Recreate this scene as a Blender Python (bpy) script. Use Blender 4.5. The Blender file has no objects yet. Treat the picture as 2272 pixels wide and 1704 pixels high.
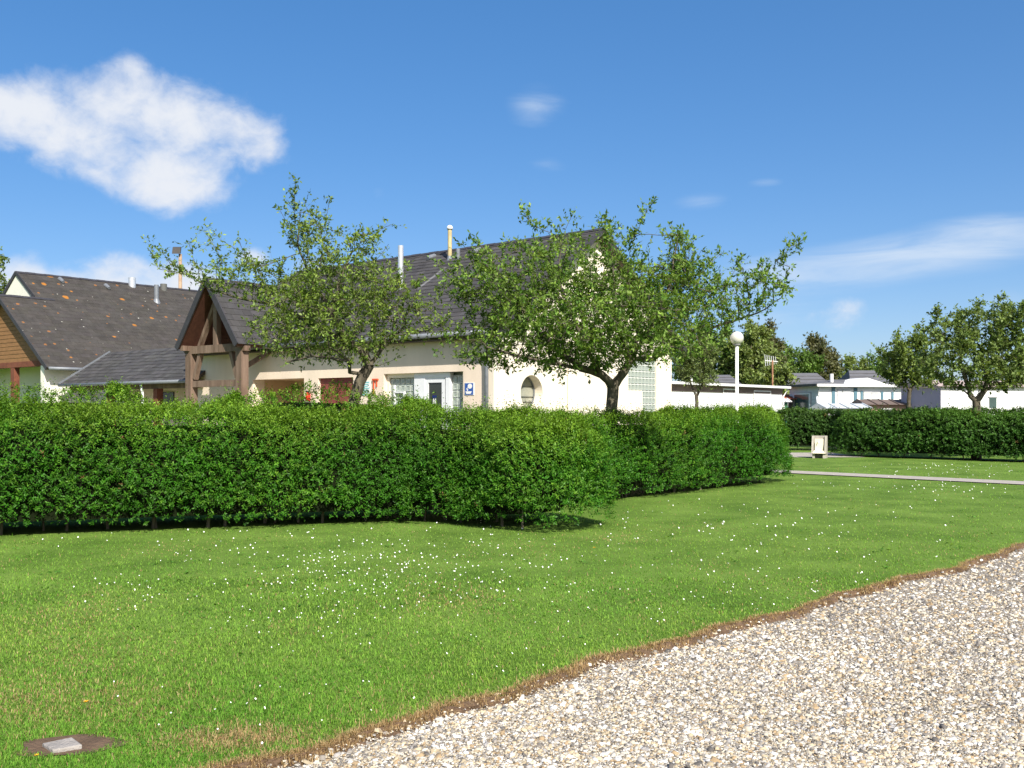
import bpy, bmesh, math, random
import numpy as np
from mathutils import Vector, Matrix

rng = np.random.default_rng(7)
random.seed(7)
R_ = math.radians
sc = bpy.context.scene
COL = sc.collection

# ------------------------------------------------------------------ camera
F, CX, HZ, CAMZ = 2200.0, 1136.0, 912.0, 1.6      # focal length and horizon in photo pixels
cam = bpy.data.cameras.new('camera')
cam.sensor_fit = 'HORIZONTAL'; cam.sensor_width = 36.0
cam.lens = F / 2272.0 * 36.0
cam.shift_y = (HZ - 852.0) / 2272.0
cam.clip_start = 0.1; cam.clip_end = 4000
camo = bpy.data.objects.new('camera', cam)
camo.location = (0, 0, CAMZ); camo.rotation_euler = (R_(90), 0, 0)
COL.objects.link(camo); sc.camera = camo

# ------------------------------------------------------------------ light
SUN_AZ, SUN_EL = 160.0, 41.0
sun = bpy.data.lights.new('sun', 'SUN'); sun.energy = 4.6; sun.angle = R_(0.53); sun.color = (1.0, 0.95, 0.86)
suno = bpy.data.objects.new('sun', sun); COL.objects.link(suno)
sdir = Vector((math.sin(R_(SUN_AZ)) * math.cos(R_(SUN_EL)), math.cos(R_(SUN_AZ)) * math.cos(R_(SUN_EL)), math.sin(R_(SUN_EL))))
suno.rotation_euler = sdir.to_track_quat('Z', 'Y').to_euler(); suno.location = sdir * 60
sc.view_settings.view_transform = 'Standard'; sc.view_settings.look = 'None'
sc.view_settings.exposure = 0.7; sc.view_settings.gamma = 1.0
sc.view_settings.use_curve_mapping = False
sc.cycles.use_denoising = True
sc.cycles.max_bounces = 5; sc.cycles.diffuse_bounces = 3; sc.cycles.glossy_bounces = 2; sc.cycles.transmission_bounces = 4; sc.cycles.transparent_max_bounces = 8
sc.cycles.caustics_reflective = False; sc.cycles.caustics_refractive = False

def px_azel(x, y):
    k = (x - CX) / F; m = (HZ - y) / F
    return math.atan2(k, 1.0), math.atan2(m, math.hypot(1, k))

def build_world():
    w = bpy.data.worlds.new('World'); sc.world = w; w.use_nodes = True
    nt = w.node_tree; N = nt.nodes; Lk = nt.links; N.clear()
    def node(t, **kw):
        n = N.new(t)
        for k, v in kw.items(): setattr(n, k, v)
        return n
    def math_(op, a, b=None, c=None):
        n = node('ShaderNodeMath', operation=op)
        for i, v in enumerate((a, b, c)):
            if v is None: continue
            if isinstance(v, (int, float)): n.inputs[i].default_value = v
            else: Lk.new(v, n.inputs[i])
        return n.outputs[0]
    sky = node('ShaderNodeTexSky', sky_type='NISHITA', sun_disc=False)
    sky.sun_elevation = R_(SUN_EL); sky.sun_rotation = R_(SUN_AZ)
    sky.air_density = 0.6; sky.dust_density = 1.5; sky.ozone_density = 1.0; sky.altitude = 50
    tc = node('ShaderNodeTexCoord'); sep = node('ShaderNodeSeparateXYZ'); Lk.new(tc.outputs['Generated'], sep.inputs[0])
    az = math_('ARCTAN2', sep.outputs[0], sep.outputs[1]); el = math_('ARCSINE', sep.outputs[2])
    comb = node('ShaderNodeCombineXYZ'); Lk.new(az, comb.inputs[0]); Lk.new(math_('MULTIPLY', el, 1.25), comb.inputs[1])
    def noise(scale, detail, rough, dist=0.0, vec=None):
        n = node('ShaderNodeTexNoise'); n.inputs['Scale'].default_value = scale; n.inputs['Detail'].default_value = detail
        n.inputs['Roughness'].default_value = rough; n.inputs['Distortion'].default_value = dist
        Lk.new(vec or comb.outputs[0], n.inputs['Vector']); return n.outputs['Fac']
    n_big = noise(13, 7, 0.55, 0.35); n_fine = noise(34, 7, 0.6, 0.25)
    mp = node('ShaderNodeMapping'); mp.inputs['Scale'].default_value = (6, 30, 1); mp.inputs['Rotation'].default_value = (0, 0, R_(4))
    Lk.new(comb.outputs[0], mp.inputs[0]); n_wisp = noise(1.0, 6, 0.6, 0.6, mp.outputs[0])
    def field(blobs):
        acc = None
        for (a, e, ra, re, s) in blobs:
            dx = math_('DIVIDE', math_('SUBTRACT', az, a), ra); dy = math_('DIVIDE', math_('SUBTRACT', el, e), re)
            q = math_('ADD', math_('MULTIPLY', dx, dx), math_('MULTIPLY', dy, dy))
            g = math_('MULTIPLY', math_('EXPONENT', math_('MULTIPLY', q, -1.0)), s)
            inv = math_('SUBTRACT', 1.0, math_('MINIMUM', g, .98)); acc = inv if acc is None else math_('MULTIPLY', acc, inv)
        return math_('SUBTRACT', 1.0, acc)
    def P(x, y, rx, ry, s):
        a, e = px_azel(x, y); a2, _ = px_azel(x + rx, y); _, e2 = px_azel(x, y - ry)
        return (a, e, abs(a2 - a), abs(e2 - e), s)
    cum = [P(40, 240, 120, 80, 1.0), P(250, 215, 140, 80, 1.0), P(290, 150, 45, 40, .8), P(420, 270, 150, 85, 1.05), P(560, 310, 90, 65, 1.0),
           P(320, 380, 200, 75, .92), P(420, 430, 90, 60, .8), P(150, 300, 160, 80, .9),
           P(70, 612, 130, 52, 1.0), P(270, 606, 95, 52, 1.05), P(420, 635, 190, 55, .95), P(560, 570, 50, 28, .72), P(700, 600, 60, 40, .8),
           P(1860, 700, 75, 45, .78)]
    for i in range(9):      # more of the same clouds all the way round
        a0 = 1.0 + i * 0.53
        cum += [(a0, .25 + .12 * math.sin(i * 2.1), .13, .06, 1.0), (a0 + .1, .22 + .12 * math.sin(i * 2.1), .09, .04, .9), (a0 - .15, .07, .14, .03, 1.0)]
    cum = [((a if a < math.pi else a - 2 * math.pi), e, ra, re, s) for a, e, ra, re, s in cum]
    wis = [P(1190, 235, 85, 60, .72), P(1215, 370, 70, 30, .5), P(2050, 560, 330, 55, 1.0), P(1760, 610, 230, 45, .85), P(2200, 510, 160, 40, .8),
           P(1560, 450, 90, 30, .55), P(1650, 700, 250, 60, .5), P(2230, 670, 120, 40, .6), P(840, 430, 30, 25, .4), P(1700, 405, 60, 16, .5)]
    wis += [(1.2 + i * .8 - (2 * math.pi if 1.2 + i * .8 > math.pi else 0), .15, .3, .05, .8) for i in range(5)]
    def ramp(v, a, b):
        n = node('ShaderNodeMapRange', interpolation_type='SMOOTHSTEP'); Lk.new(v, n.inputs[0])
        n.inputs[1].default_value = a; n.inputs[2].default_value = b; return n.outputs[0]
    fc = field(cum)
    dens = math_('ADD', fc, math_('ADD', math_('MULTIPLY', math_('SUBTRACT', n_big, .5), 1.25), math_('MULTIPLY', math_('SUBTRACT', n_fine, .5), .75)))
    m1 = math_('MULTIPLY', ramp(dens, .34, 1.15), .97)
    dw = math_('MULTIPLY', field(wis), math_('ADD', n_wisp, .12))
    m2 = math_('MULTIPLY', ramp(dw, .18, .75), .75)
    # cloud tone: bright tops, greyer thick middles
    tone = node('ShaderNodeValToRGB'); tone.color_ramp.elements[0].position = .66; tone.color_ramp.elements[1].position = .98
    tone.color_ramp.elements[0].color = (.84, .87, .93, 1); tone.color_ramp.elements[1].color = (.50, .56, .66, 1)
    mpu = node('ShaderNodeMapping'); mpu.inputs['Location'].default_value = (.012, .022, 0); Lk.new(comb.outputs[0], mpu.inputs[0])
    sh = math_('ADD', math_('MULTIPLY', fc, .35), math_('ADD', math_('MULTIPLY', n_fine, .25), math_('MULTIPLY', noise(13, 7, 0.55, 0.35, mpu.outputs[0]), .95)))   # density a little further towards the light; Lk.new(sh, tone.inputs[0])
    hsv = node('ShaderNodeHueSaturation'); hsv.inputs['Saturation'].default_value = 1.8; hsv.inputs['Hue'].default_value = 0.505; hsv.inputs['Value'].default_value = 1.0
    gam = node('ShaderNodeGamma'); gam.inputs[1].default_value = 0.6; Lk.new(sky.outputs[0], gam.inputs[0])   # camera-like compression of the sky's range
    Lk.new(gam.outputs[0], hsv.inputs['Color'])
    bg = node('ShaderNodeBackground'); Lk.new(hsv.outputs[0], bg.inputs[0]); bg.inputs[1].default_value = 0.20
    bc = node('ShaderNodeBackground'); Lk.new(tone.outputs[0], bc.inputs[0]); bc.inputs[1].default_value = 0.62
    bw = node('ShaderNodeBackground'); bw.inputs[0].default_value = (.72, .82, .95, 1); bw.inputs[1].default_value = 0.62
    mx2 = node('ShaderNodeMixShader'); Lk.new(m2, mx2.inputs[0]); Lk.new(bg.outputs[0], mx2.inputs[1]); Lk.new(bw.outputs[0], mx2.inputs[2])
    mx = node('ShaderNodeMixShader'); Lk.new(m1, mx.inputs[0]); Lk.new(mx2.outputs[0], mx.inputs[1]); Lk.new(bc.outputs[0], mx.inputs[2])
    out = node('ShaderNodeOutputWorld'); Lk.new(mx.outputs[0], out.inputs[0])
build_world()

# ------------------------------------------------------------------ site frame
# the buildings, hedges, path and drive share one bearing: u runs to the right and towards us, v to the right and away
TH = R_(39.5); CT, ST = math.cos(TH), math.sin(TH)
def W(u, v, z=0.0): return Vector((u * CT + v * ST, -u * ST + v * CT, z))
def at(x, y, Y): return Vector(((x - CX) / F * Y, Y, CAMZ + (HZ - y) / F * Y))
def gnd(x, y): return at(x, y, CAMZ * F / (y - HZ))
def on_v(x, y, v0):
    k = (x - CX) / F; Y = v0 / (k * ST + CT)
    return Y * (k * CT - ST), CAMZ + (HZ - y) / F * Y
def on_u(x, y, u0):
    k = (x - CX) / F; Y = u0 / (k * CT - ST)
    return Y * (k * ST + CT), CAMZ + (HZ - y) / F * Y
def on_plane(x, y, p, n):      # p, n in site coordinates
    k = (x - CX) / F; m = (HZ - y) / F
    d = Vector((k * CT - ST, k * ST + CT, m)); o = Vector((0, 0, CAMZ))
    return o + d * ((p - o).dot(n) / d.dot(n))

# ------------------------------------------------------------------ materials
MATS = {}
def mat(name, col, rough=.8, var=.12, scale=6.0, bump=0.0, bscale=40.0, metal=0.0, spec=.3, attr=False, col2=None, aspect=(1, 1, 1)):
    if name in MATS: return MATS[name]
    m = bpy.data.materials.new(name); m.use_nodes = True; MATS[name] = m
    nt = m.node_tree; N = nt.nodes; L = nt.links; b = N['Principled BSDF']
    b.inputs['Roughness'].default_value = rough; b.inputs['Metallic'].default_value = metal; b.inputs['Specular IOR Level'].default_value = spec
    tc = N.new('ShaderNodeTexCoord'); mp = N.new('ShaderNodeMapping'); mp.inputs['Scale'].default_value = aspect
    L.new(tc.outputs['Object'], mp.inputs[0])
    nz = N.new('ShaderNodeTexNoise'); nz.inputs['Scale'].default_value = scale; nz.inputs['Detail'].default_value = 6; nz.inputs['Roughness'].default_value = .6
    L.new(mp.outputs[0], nz.inputs['Vector'])
    cr = N.new('ShaderNodeValToRGB'); cr.color_ramp.elements[0].position = .3; cr.color_ramp.elements[1].position = .7
    c2 = col2 or tuple(min(1, c * (1 + var)) for c in col); c1 = tuple(c * (1 - var) for c in col)
    cr.color_ramp.elements[0].color = (*c1, 1); cr.color_ramp.elements[1].color = (*c2, 1)
    L.new(nz.outputs['Fac'], cr.inputs[0]); last = cr.outputs[0]
    if attr:
        at_ = N.new('ShaderNodeAttribute'); at_.attribute_name = 'Col'
        mx = N.new('ShaderNodeMix'); mx.data_type = 'RGBA'; mx.blend_type = 'MULTIPLY'; mx.inputs[0].default_value = 1
        L.new(last, mx.inputs[6]); L.new(at_.outputs['Color'], mx.inputs[7]); last = mx.outputs[2]
    L.new(last, b.inputs['Base Color'])
    if bump > 0:
        n2 = N.new('ShaderNodeTexNoise'); n2.inputs['Scale'].default_value = bscale; n2.inputs['Detail'].default_value = 5
        L.new(mp.outputs[0], n2.inputs['Vector'])
        bp = N.new('ShaderNodeBump'); bp.inputs['Strength'].default_value = bump; bp.inputs['Distance'].default_value = .02
        L.new(n2.outputs['Fac'], bp.inputs['Height']); L.new(bp.outputs[0], b.inputs['Normal'])
    return m

def leaf_mat(name, rough=.45, trans=.3, tgain=1.6, spec=.35):
    m = bpy.data.materials.new(name); m.use_nodes = True; MATS[name] = m
    nt = m.node_tree; N = nt.nodes; L = nt.links; b = N['Principled BSDF']
    b.inputs['Roughness'].default_value = rough; b.inputs['Specular IOR Level'].default_value = spec
    a = N.new('ShaderNodeAttribute'); a.attribute_name = 'Col'; L.new(a.outputs['Color'], b.inputs['Base Color'])
    t = N.new('ShaderNodeBsdfTranslucent'); g = N.new('ShaderNodeMix'); g.data_type = 'RGBA'; g.blend_type = 'MULTIPLY'; g.inputs[0].default_value = 1
    g.inputs[7].default_value = (tgain, tgain * .95, tgain * .4, 1); L.new(a.outputs['Color'], g.inputs[6]); L.new(g.outputs[2], t.inputs[0])
    mx = N.new('ShaderNodeMixShader'); mx.inputs[0].default_value = trans
    L.new(b.outputs[0], mx.inputs[1]); L.new(t.outputs[0], mx.inputs[2]); L.new(mx.outputs[0], N['Material Output'].inputs[0])
    return m

def slate_mat(name, base, lichen=0.0, streak=None):
    m = mat(name, base, .75, .2, 3.0, .25, 60, attr=True, spec=.2)
    nt = m.node_tree; N = nt.nodes; L = nt.links; b = N['Principled BSDF']
    src = b.inputs['Base Color'].links[0].from_socket
    tc = N.new('ShaderNodeTexCoord')
    def mixin(src, fac, colr):
        mx = N.new('ShaderNodeMix'); mx.data_type = 'RGBA'; L.new(fac, mx.inputs[0]); L.new(src, mx.inputs[6]); mx.inputs[7].default_value = (*colr, 1); return mx.outputs[2]
    if lichen:
        for (scl, thr, colr, seed) in ((1.4, .15, (.42, .17, .025), 0.0), (2.8, .17, (.27, .12, .04), 5.3), (3.6, .085, (.45, .44, .38), 11.1)):
            mp = N.new('ShaderNodeMapping'); mp.inputs['Location'].default_value = (seed, seed * .7, seed * .3); L.new(tc.outputs['Object'], mp.inputs[0])
            nz = N.new('ShaderNodeTexNoise'); nz.inputs['Scale'].default_value = 7; nz.inputs['Detail'].default_value = 4; L.new(mp.outputs[0], nz.inputs['Vector'])
            mv = N.new('ShaderNodeMix'); mv.data_type = 'VECTOR'; mv.inputs[0].default_value = .10; L.new(mp.outputs[0], mv.inputs[4]); L.new(nz.outputs['Color'], mv.inputs[5])
            vo = N.new('ShaderNodeTexVoronoi'); vo.inputs['Scale'].default_value = scl; L.new(mv.outputs[1], vo.inputs['Vector'])
            wn = N.new('ShaderNodeTexWhiteNoise'); wn.noise_dimensions = '3D'; L.new(vo.outputs['Position'], wn.inputs['Vector'])
            th = N.new('ShaderNodeMath'); th.operation = 'MULTIPLY'; L.new(wn.outputs['Value'], th.inputs[0]); th.inputs[1].default_value = thr * 2.6
            sb = N.new('ShaderNodeMath'); sb.operation = 'SUBTRACT'; L.new(th.outputs[0], sb.inputs[0]); sb.inputs[1].default_value = thr * 1.1
            df = N.new('ShaderNodeMath'); df.operation = 'SUBTRACT'; L.new(sb.outputs[0], df.inputs[0]); L.new(vo.outputs['Distance'], df.inputs[1])
            mr = N.new('ShaderNodeMapRange'); L.new(df.outputs[0], mr.inputs[0]); mr.inputs[1].default_value = -.02; mr.inputs[2].default_value = .03; mr.inputs[4].default_value = .85
            src = mixin(src, mr.outputs[0], colr)
    if streak:      # pale lead run-off stain below a flue, from p to q in site-frame coordinates of the roof
        p, q, wd = streak
        ab = Vector(q) - Vector(p)
        def vm(op, a, bb):
            n = N.new('ShaderNodeVectorMath'); n.operation = op
            for i, v in enumerate((a, bb)):
                if isinstance(v, (tuple, list, Vector)): n.inputs[i].default_value = tuple(v)
                elif isinstance(v, (int, float)): n.inputs['Scale'].default_value = v
                elif v is not None: L.new(v, n.inputs[i])
            return n
        pa = vm('SUBTRACT', tc.outputs['Object'], p)
        t = vm('DOT_PRODUCT', pa.outputs[0], ab / ab.length_squared)
        cl = N.new('ShaderNodeClamp'); L.new(t.outputs['Value'], cl.inputs[0])
        sc_ = N.new('ShaderNodeVectorMath'); sc_.operation = 'SCALE'; sc_.inputs[0].default_value = ab; L.new(cl.outputs[0], sc_.inputs['Scale'])
        d = vm('DISTANCE', pa.outputs[0], sc_.outputs[0])
        mr = N.new('ShaderNodeMapRange'); L.new(d.outputs['Value'], mr.inputs[0]); mr.inputs[1].default_value = 0; mr.inputs[2].default_value = wd; mr.inputs[3].default_value = .6; mr.inputs[4].default_value = 0
        src = mixin(src, mr.outputs[0], (.34, .34, .34))
    L.new(src, b.inputs['Base Color'])
    return m

M_cream = mat('cream_render', (.80, .665, .53), .9, .085, 1.6, .25, 90, aspect=(1, 1, .3))
M_creamw = mat('pale_render', (.82, .74, .61), .9, .075, 1.6, .25, 90, aspect=(1, 1, .3))
M_white = mat('white_paint', (.78, .78, .76), .5, .04, 2, 0)
M_pvc = mat('white_frame', (.76, .77, .78), .4, .03, 4)
M_slate = slate_mat('slate_dark', (.060, .058, .057))
M_ridge = mat('ridge_slate', (.045, .043, .048), .6, .2, 5, attr=False)
M_zinc = mat('zinc', (.20, .215, .235), .5, .15, 8, metal=.25)
M_steel = mat('bright_steel', (.66, .67, .69), .32, .15, 10, metal=.55)
M_yell = mat('yellowed_pipe', (.52, .42, .22), .7, .2, 6)
M_wood = mat('weathered_oak', (.15, .092, .06), .85, .35, 5, .5, 30, col2=(.25, .175, .13), aspect=(1, 1, .15))
M_woodr = mat('stained_board', (.10, .040, .026), .75, .25, 5, .2, 30)
M_clad = mat('brown_cladding', (.25, .13, .055), .75, .2, 4, .2, 30, aspect=(1, 1, 3))
M_soffit = mat('dark_soffit', (.10, .075, .06), .85, .2, 5)
M_maroon = mat('maroon_panel', (.22, .055, .05), .6, .08, 3)
M_glassd = mat('dark_glass', (.035, .04, .035), .12, .1, 2, spec=.6)
M_block = mat('glass_block', (.33, .37, .33), .12, .25, 14, .3, 12, spec=.6)
M_mortar = mat('block_mortar', (.66, .66, .62), .8, .06, 8)
M_conc = mat('concrete', (.36, .33, .29), .9, .15, 5, .3, 60)
M_soil = mat('bare_soil', (.125, .080, .050), .95, .3, 9, .8, 60)
M_barkd = mat('apple_bark', (.095, .078, .058), .92, .4, 9, .9, 30, col2=(.16, .14, .095), aspect=(1, 1, .4))
M_twig = mat('twig', (.13, .11, .075), .9, .3, 8)
M_core = mat('hedge_twig_shade', (.010, .014, .006), 1.0, .5, 14, .8, 30, spec=0)  # twig hull, with the hedge's inner shade put into its colour
M_leafh = leaf_mat('privet_leaf', .5, .3, 1.6, .22)
M_leafa = leaf_mat('apple_leaf', .5, .32, 1.5, .25)
M_grass = leaf_mat('grass_blade', .6, .35, 1.3, .2)
M_petal = mat('daisy_white', (.82, .82, .80), .7, .02)
M_yflow = mat('dandelion_yellow', (.80, .45, .02), .7, .05)

# ------------------------------------------------------------------ mesh helpers
def tag(o, label=None, cat=None, group=None, kind=None):
    if label: o['label'] = label
    if cat: o['category'] = cat
    if group: o['group'] = group
    if kind: o['kind'] = kind
    return o
def empty(name, loc, rz=0.0, label=None, cat=None, group=None):
    o = bpy.data.objects.new(name, None); o.empty_display_size = .2; COL.objects.link(o)
    o.location = loc; o.rotation_euler = (0, 0, rz)
    return tag(o, label, cat, group)
def link(name, me, material=None, parent=None, kind=None):
    if material is not None and not me.materials: me.materials.append(material)
    o = bpy.data.objects.new(name, me); COL.objects.link(o)
    if parent is not None: o.parent = parent
    if kind: o['kind'] = kind
    return o

class MB:
    def __init__(self): self.v = []; self.f = []; self.c = []; self.smooth = False
    def add(self, vs, fs, col=None):
        b = len(self.v); self.v += [tuple(p) for p in vs]; self.f += [tuple(b + i for i in f) for f in fs]
        self.c += [col or (1, 1, 1)] * len(vs); return self
    def box(self, x0, y0, z0, x1, y1, z1, col=None):
        x0, x1 = sorted((x0, x1)); y0, y1 = sorted((y0, y1)); z0, z1 = sorted((z0, z1))
        return self.add([(x0, y0, z0), (x1, y0, z0), (x1, y1, z0), (x0, y1, z0), (x0, y0, z1), (x1, y0, z1), (x1, y1, z1), (x0, y1, z1)],
                 [(0, 3, 2, 1), (4, 5, 6, 7), (0, 1, 5, 4), (1, 2, 6, 5), (2, 3, 7, 6), (3, 0, 4, 7)], col)
    def bar(self, p, q, w, h, up=(0, 0, 1)):       # rectangular beam from p to q
        p = Vector(p); q = Vector(q); d = (q - p).normalized(); up = Vector(up)
        if abs(d.dot(up)) > .99: up = Vector((0, 1, 0))
        s = d.cross(up).normalized(); t = s.cross(d)
        vs = [b + s * (sx * w / 2) + t * (sy * h / 2) for b in (p, q) for sx, sy in ((-1, -1), (1, -1), (1, 1), (-1, 1))]
        return self.add(vs, [(0, 1, 2, 3), (7, 6, 5, 4), (0, 4, 5, 1), (1, 5, 6, 2), (2, 6, 7, 3), (3, 7, 4, 0)])
    def tube(self, pts, rad, n=10, cap=True):
        pts = [Vector(p) for p in pts]; rad = rad if isinstance(rad, (list, tuple)) else [rad] * len(pts)
        vs = []; fs = []
        for i, p in enumerate(pts):
            d = (pts[min(i + 1, len(pts) - 1)] - pts[max(i - 1, 0)]).normalized()
            a = Vector((0, 0, 1)) if abs(d.z) < .9 else Vector((1, 0, 0))
            s = d.cross(a).normalized(); t = d.cross(s)
            for j in range(n):
                th = 2 * math.pi * j / n; vs.append(p + (s * math.cos(th) + t * math.sin(th)) * rad[i])
        for i in range(len(pts) - 1):
            for j in range(n): fs.append((i * n + j, i * n + (j + 1) % n, (i + 1) * n + (j + 1) % n, (i + 1) * n + j))
        if cap: fs.append(tuple(range(n - 1, -1, -1))); fs.append(tuple((len(pts) - 1) * n + j for j in range(n)))
        return self.add(vs, fs)
    def slab(self, quad, n, th):     # quad extruded by -n*th
        q = [Vector(p) for p in quad]; n = Vector(n).normalized(); k = len(q)
        return self.add(q + [p - n * th for p in q], [tuple(range(k)), tuple(range(2 * k - 1, k - 1, -1))] + [(i, i + k, (i + 1) % k + k, (i + 1) % k) for i in range(k)])
    def build(self, name, material, parent=None, org=(0, 0, 0), kind=None, smooth=False, col=False):
        me = bpy.data.meshes.new(name); o = Vector(org)
        me.from_pydata([tuple(Vector(p) - o) for p in self.v], [], self.f)
        bm = bmesh.new(); bm.from_mesh(me); bmesh.ops.recalc_face_normals(bm, faces=bm.faces); bm.to_mesh(me); bm.free()
        if smooth:
            me.polygons.foreach_set('use_smooth', [True] * len(me.polygons))
        if col:
            ca = me.color_attributes.new('Col', 'FLOAT_COLOR', 'POINT')
            ca.data.foreach_set('color', np.array([(*c, 1.0) for c in self.c], dtype=np.float32).ravel())
        me.update()
        return link(name, me, material, parent, kind)

def np_mesh(name, verts, quads, cols=None, tri=False):
    me = bpy.data.meshes.new(name); k = 3 if tri else 4
    verts = np.ascontiguousarray(verts, dtype=np.float32).reshape(-1, 3); quads = np.ascontiguousarray(quads, dtype=np.int32).reshape(-1, k)
    me.vertices.add(len(verts)); me.vertices.foreach_set('co', verts.ravel())
    me.loops.add(quads.size); me.loops.foreach_set('vertex_index', quads.ravel())
    me.polygons.add(len(quads)); me.polygons.foreach_set('loop_start', np.arange(0, quads.size, k, dtype=np.int32))
    if cols is not None:
        ca = me.color_attributes.new('Col', 'FLOAT_COLOR', 'POINT')
        c4 = np.ones((len(verts), 4), dtype=np.float32); c4[:, :3] = cols; ca.data.foreach_set('color', c4.ravel())
    me.update(calc_edges=True); me.validate()
    return me

def hole_wall(outer, holes, th):
    """flat wall in the (a, b) plane with holes, thickness th along -c; returns verts (a, b, c) and faces"""
    bm = bmesh.new()
    loops = []
    for lp in [outer] + holes:
        vs = [bm.verts.new((a, b, 0)) for a, b in lp]; loops.append(vs)
        for i in range(len(vs)): bm.edges.new((vs[i], vs[(i + 1) % len(vs)]))
    bmesh.ops.triangle_fill(bm, use_beauty=True, use_dissolve=False, edges=bm.edges[:], normal=(0, 0, 1))
    r = bmesh.ops.extrude_face_region(bm, geom=bm.faces[:])
    for e in r['geom']:
        if isinstance(e, bmesh.types.BMVert): e.co.z -= th
    bm.verts.index_update()
    vs = [tuple(v.co) for v in bm.verts]; fs = [tuple(v.index for v in f.verts) for f in bm.faces]; bm.free()
    return vs, fs

def snoise(p, seed, scale, octv=3):
    """smooth pseudo noise in about -1..1 for points (n,k)"""
    r = np.random.default_rng(seed); out = np.zeros(len(p)); amp = 1.0; tot = 0
    for o in range(octv):
        for j in range(4):
            d = r.normal(size=p.shape[1]); d /= np.linalg.norm(d)
            out += amp * np.sin((p @ d) * scale * (1.6 ** o) * r.uniform(.7, 1.4) + r.uniform(0, 6.3)); tot += amp * .5
        amp *= .65
    return out / tot * .7

def unit(a): return a / np.maximum(np.linalg.norm(a, axis=1, keepdims=True), 1e-9)
def leaves(C, D, Nn, ln, wd, fold=.25):
    """rhombic folded leaves: base C, axis D, normal Nn"""
    D = unit(D); S = unit(np.cross(D, Nn)); Nn = np.cross(S, D)
    ln = ln[:, None]; wd = wd[:, None]
    v = np.stack([C, C + D * ln * .45 + S * wd * .5 + Nn * wd * fold, C + D * ln, C + D * ln * .45 - S * wd * .5 + Nn * wd * fold], 1)
    q = np.arange(len(C) * 4).reshape(-1, 4)
    return v.reshape(-1, 3), q

# ------------------------------------------------------------------ ground
def sheet(name, pts, z, material, th=0.0):
    m = MB(); m.add([(x, y, z) for x, y in pts], [tuple(range(len(pts)))])
    return tag(m.build(name, material), kind='structure')

def lawn_mat():
    m = mat('lawn_ground', (.095, .18, .026), .95, .25, .9, .5, 120, col2=(.155, .245, .045), spec=.1); return m
def gravel_mat():
    m = bpy.data.materials.new('gravel_bed'); m.use_nodes = True; nt = m.node_tree; N = nt.nodes; L = nt.links; b = N['Principled BSDF']
    b.inputs['Roughness'].default_value = .9; b.inputs['Specular IOR Level'].default_value = .2
    tc = N.new('ShaderNodeTexCoord')
    vo = N.new('ShaderNodeTexVoronoi'); vo.inputs['Scale'].default_value = 95; L.new(tc.outputs['Object'], vo.inputs['Vector'])
    wn = N.new('ShaderNodeTexWhiteNoise'); L.new(vo.outputs['Color'], wn.inputs['Vector'])
    cr = N.new('ShaderNodeValToRGB'); cr.color_ramp.interpolation = 'CONSTANT'; e = cr.color_ramp.elements
    e[0].color = (.17, .14, .105, 1); e[1].position = .25; e[1].color = (.40, .31, .19, 1)
    for p_, c_ in ((.5, (.34, .31, .28, 1)), (.7, (.55, .48, .38, 1)), (.86, (.62, .60, .56, 1))):
        q = e.new(p_); q.color = c_
    L.new(wn.outputs['Value'], cr.inputs[0])
    dk = N.new('ShaderNodeMapRange'); L.new(vo.outputs['Distance'], dk.inputs[0]); dk.inputs[1].default_value = .35; dk.inputs[2].default_value = .75; dk.inputs[3].default_value = 1; dk.inputs[4].default_value = .35
    mx = N.new('ShaderNodeMix'); mx.data_type = 'RGBA'; mx.blend_type = 'MULTIPLY'; mx.inputs[0].default_value = 1
    L.new(cr.outputs[0], mx.inputs[6]); L.new(dk.outputs[0], mx.inputs[7]); L.new(mx.outputs[2], b.inputs['Base Color'])
    bp = N.new('ShaderNodeBump'); bp.invert = True; bp.inputs['Strength'].default_value = .8; bp.inputs['Distance'].default_value = .012
    L.new(vo.outputs['Distance'], bp.inputs['Height']); L.new(bp.outputs[0], b.inputs['Normal'])
    return m
# the drive's edge: a straight line on the ground
E0 = np.array([-1.02 - .085, 4.52 + .085]); ED = np.array([math.sin(R_(45.2)), math.cos(R_(45.2))]); EN = np.array([ED[1], -ED[0]])   # EN points onto the gravel
def edge_off(p):      # signed distance to the wavering lawn edge, >0 on the gravel
    s = (p - E0) @ ED
    wob = .05 * np.sin(s * 1.7 + .4) + .035 * np.sin(s * 4.1 + 1.0) + .02 * np.sin(s * 9.7) - .07 * np.exp(-((s - 4.2) / 1.2) ** 2)
    return (p - E0) @ EN - wob
def edge_pts(lo, hi, n, off):
    s = np.linspace(lo, hi, n); p = E0 + s[:, None] * ED
    wob = .05 * np.sin(s * 1.7 + .4) + .035 * np.sin(s * 4.1 + 1.0) + .02 * np.sin(s * 9.7) - .07 * np.exp(-((s - 4.2) / 1.2) ** 2)
    return p + (wob + off)[:, None] * EN
far = 900
e_in = edge_pts(-8, 16, 240, 0.0)
lp = [tuple(E0 - 8 * ED - far * ED)] + [tuple(p) for p in e_in] + [tuple(E0 + 16 * ED + far * ED), tuple(E0 + far * ED - far * EN * 1.5), tuple(E0 - far * ED - far * EN * 1.5)]
M_lawn = lawn_mat(); M_gravel = gravel_mat()
def strip_poly(name, pts, z, material):
    bm = bmesh.new(); vs = [bm.verts.new((x, y, z)) for x, y in pts]
    es = [bm.edges.new((vs[i], vs[(i + 1) % len(vs)])) for i in range(len(vs))]
    bmesh.ops.triangle_fill(bm, use_beauty=True, edges=es, normal=(0, 0, 1))
    me = bpy.data.meshes.new(name); bm.to_mesh(me); bm.free()
    return tag(link(name, me, material), kind='structure')
strip_poly('lawn', lp, 0.0, M_lawn)
DRV = 9.0
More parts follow.
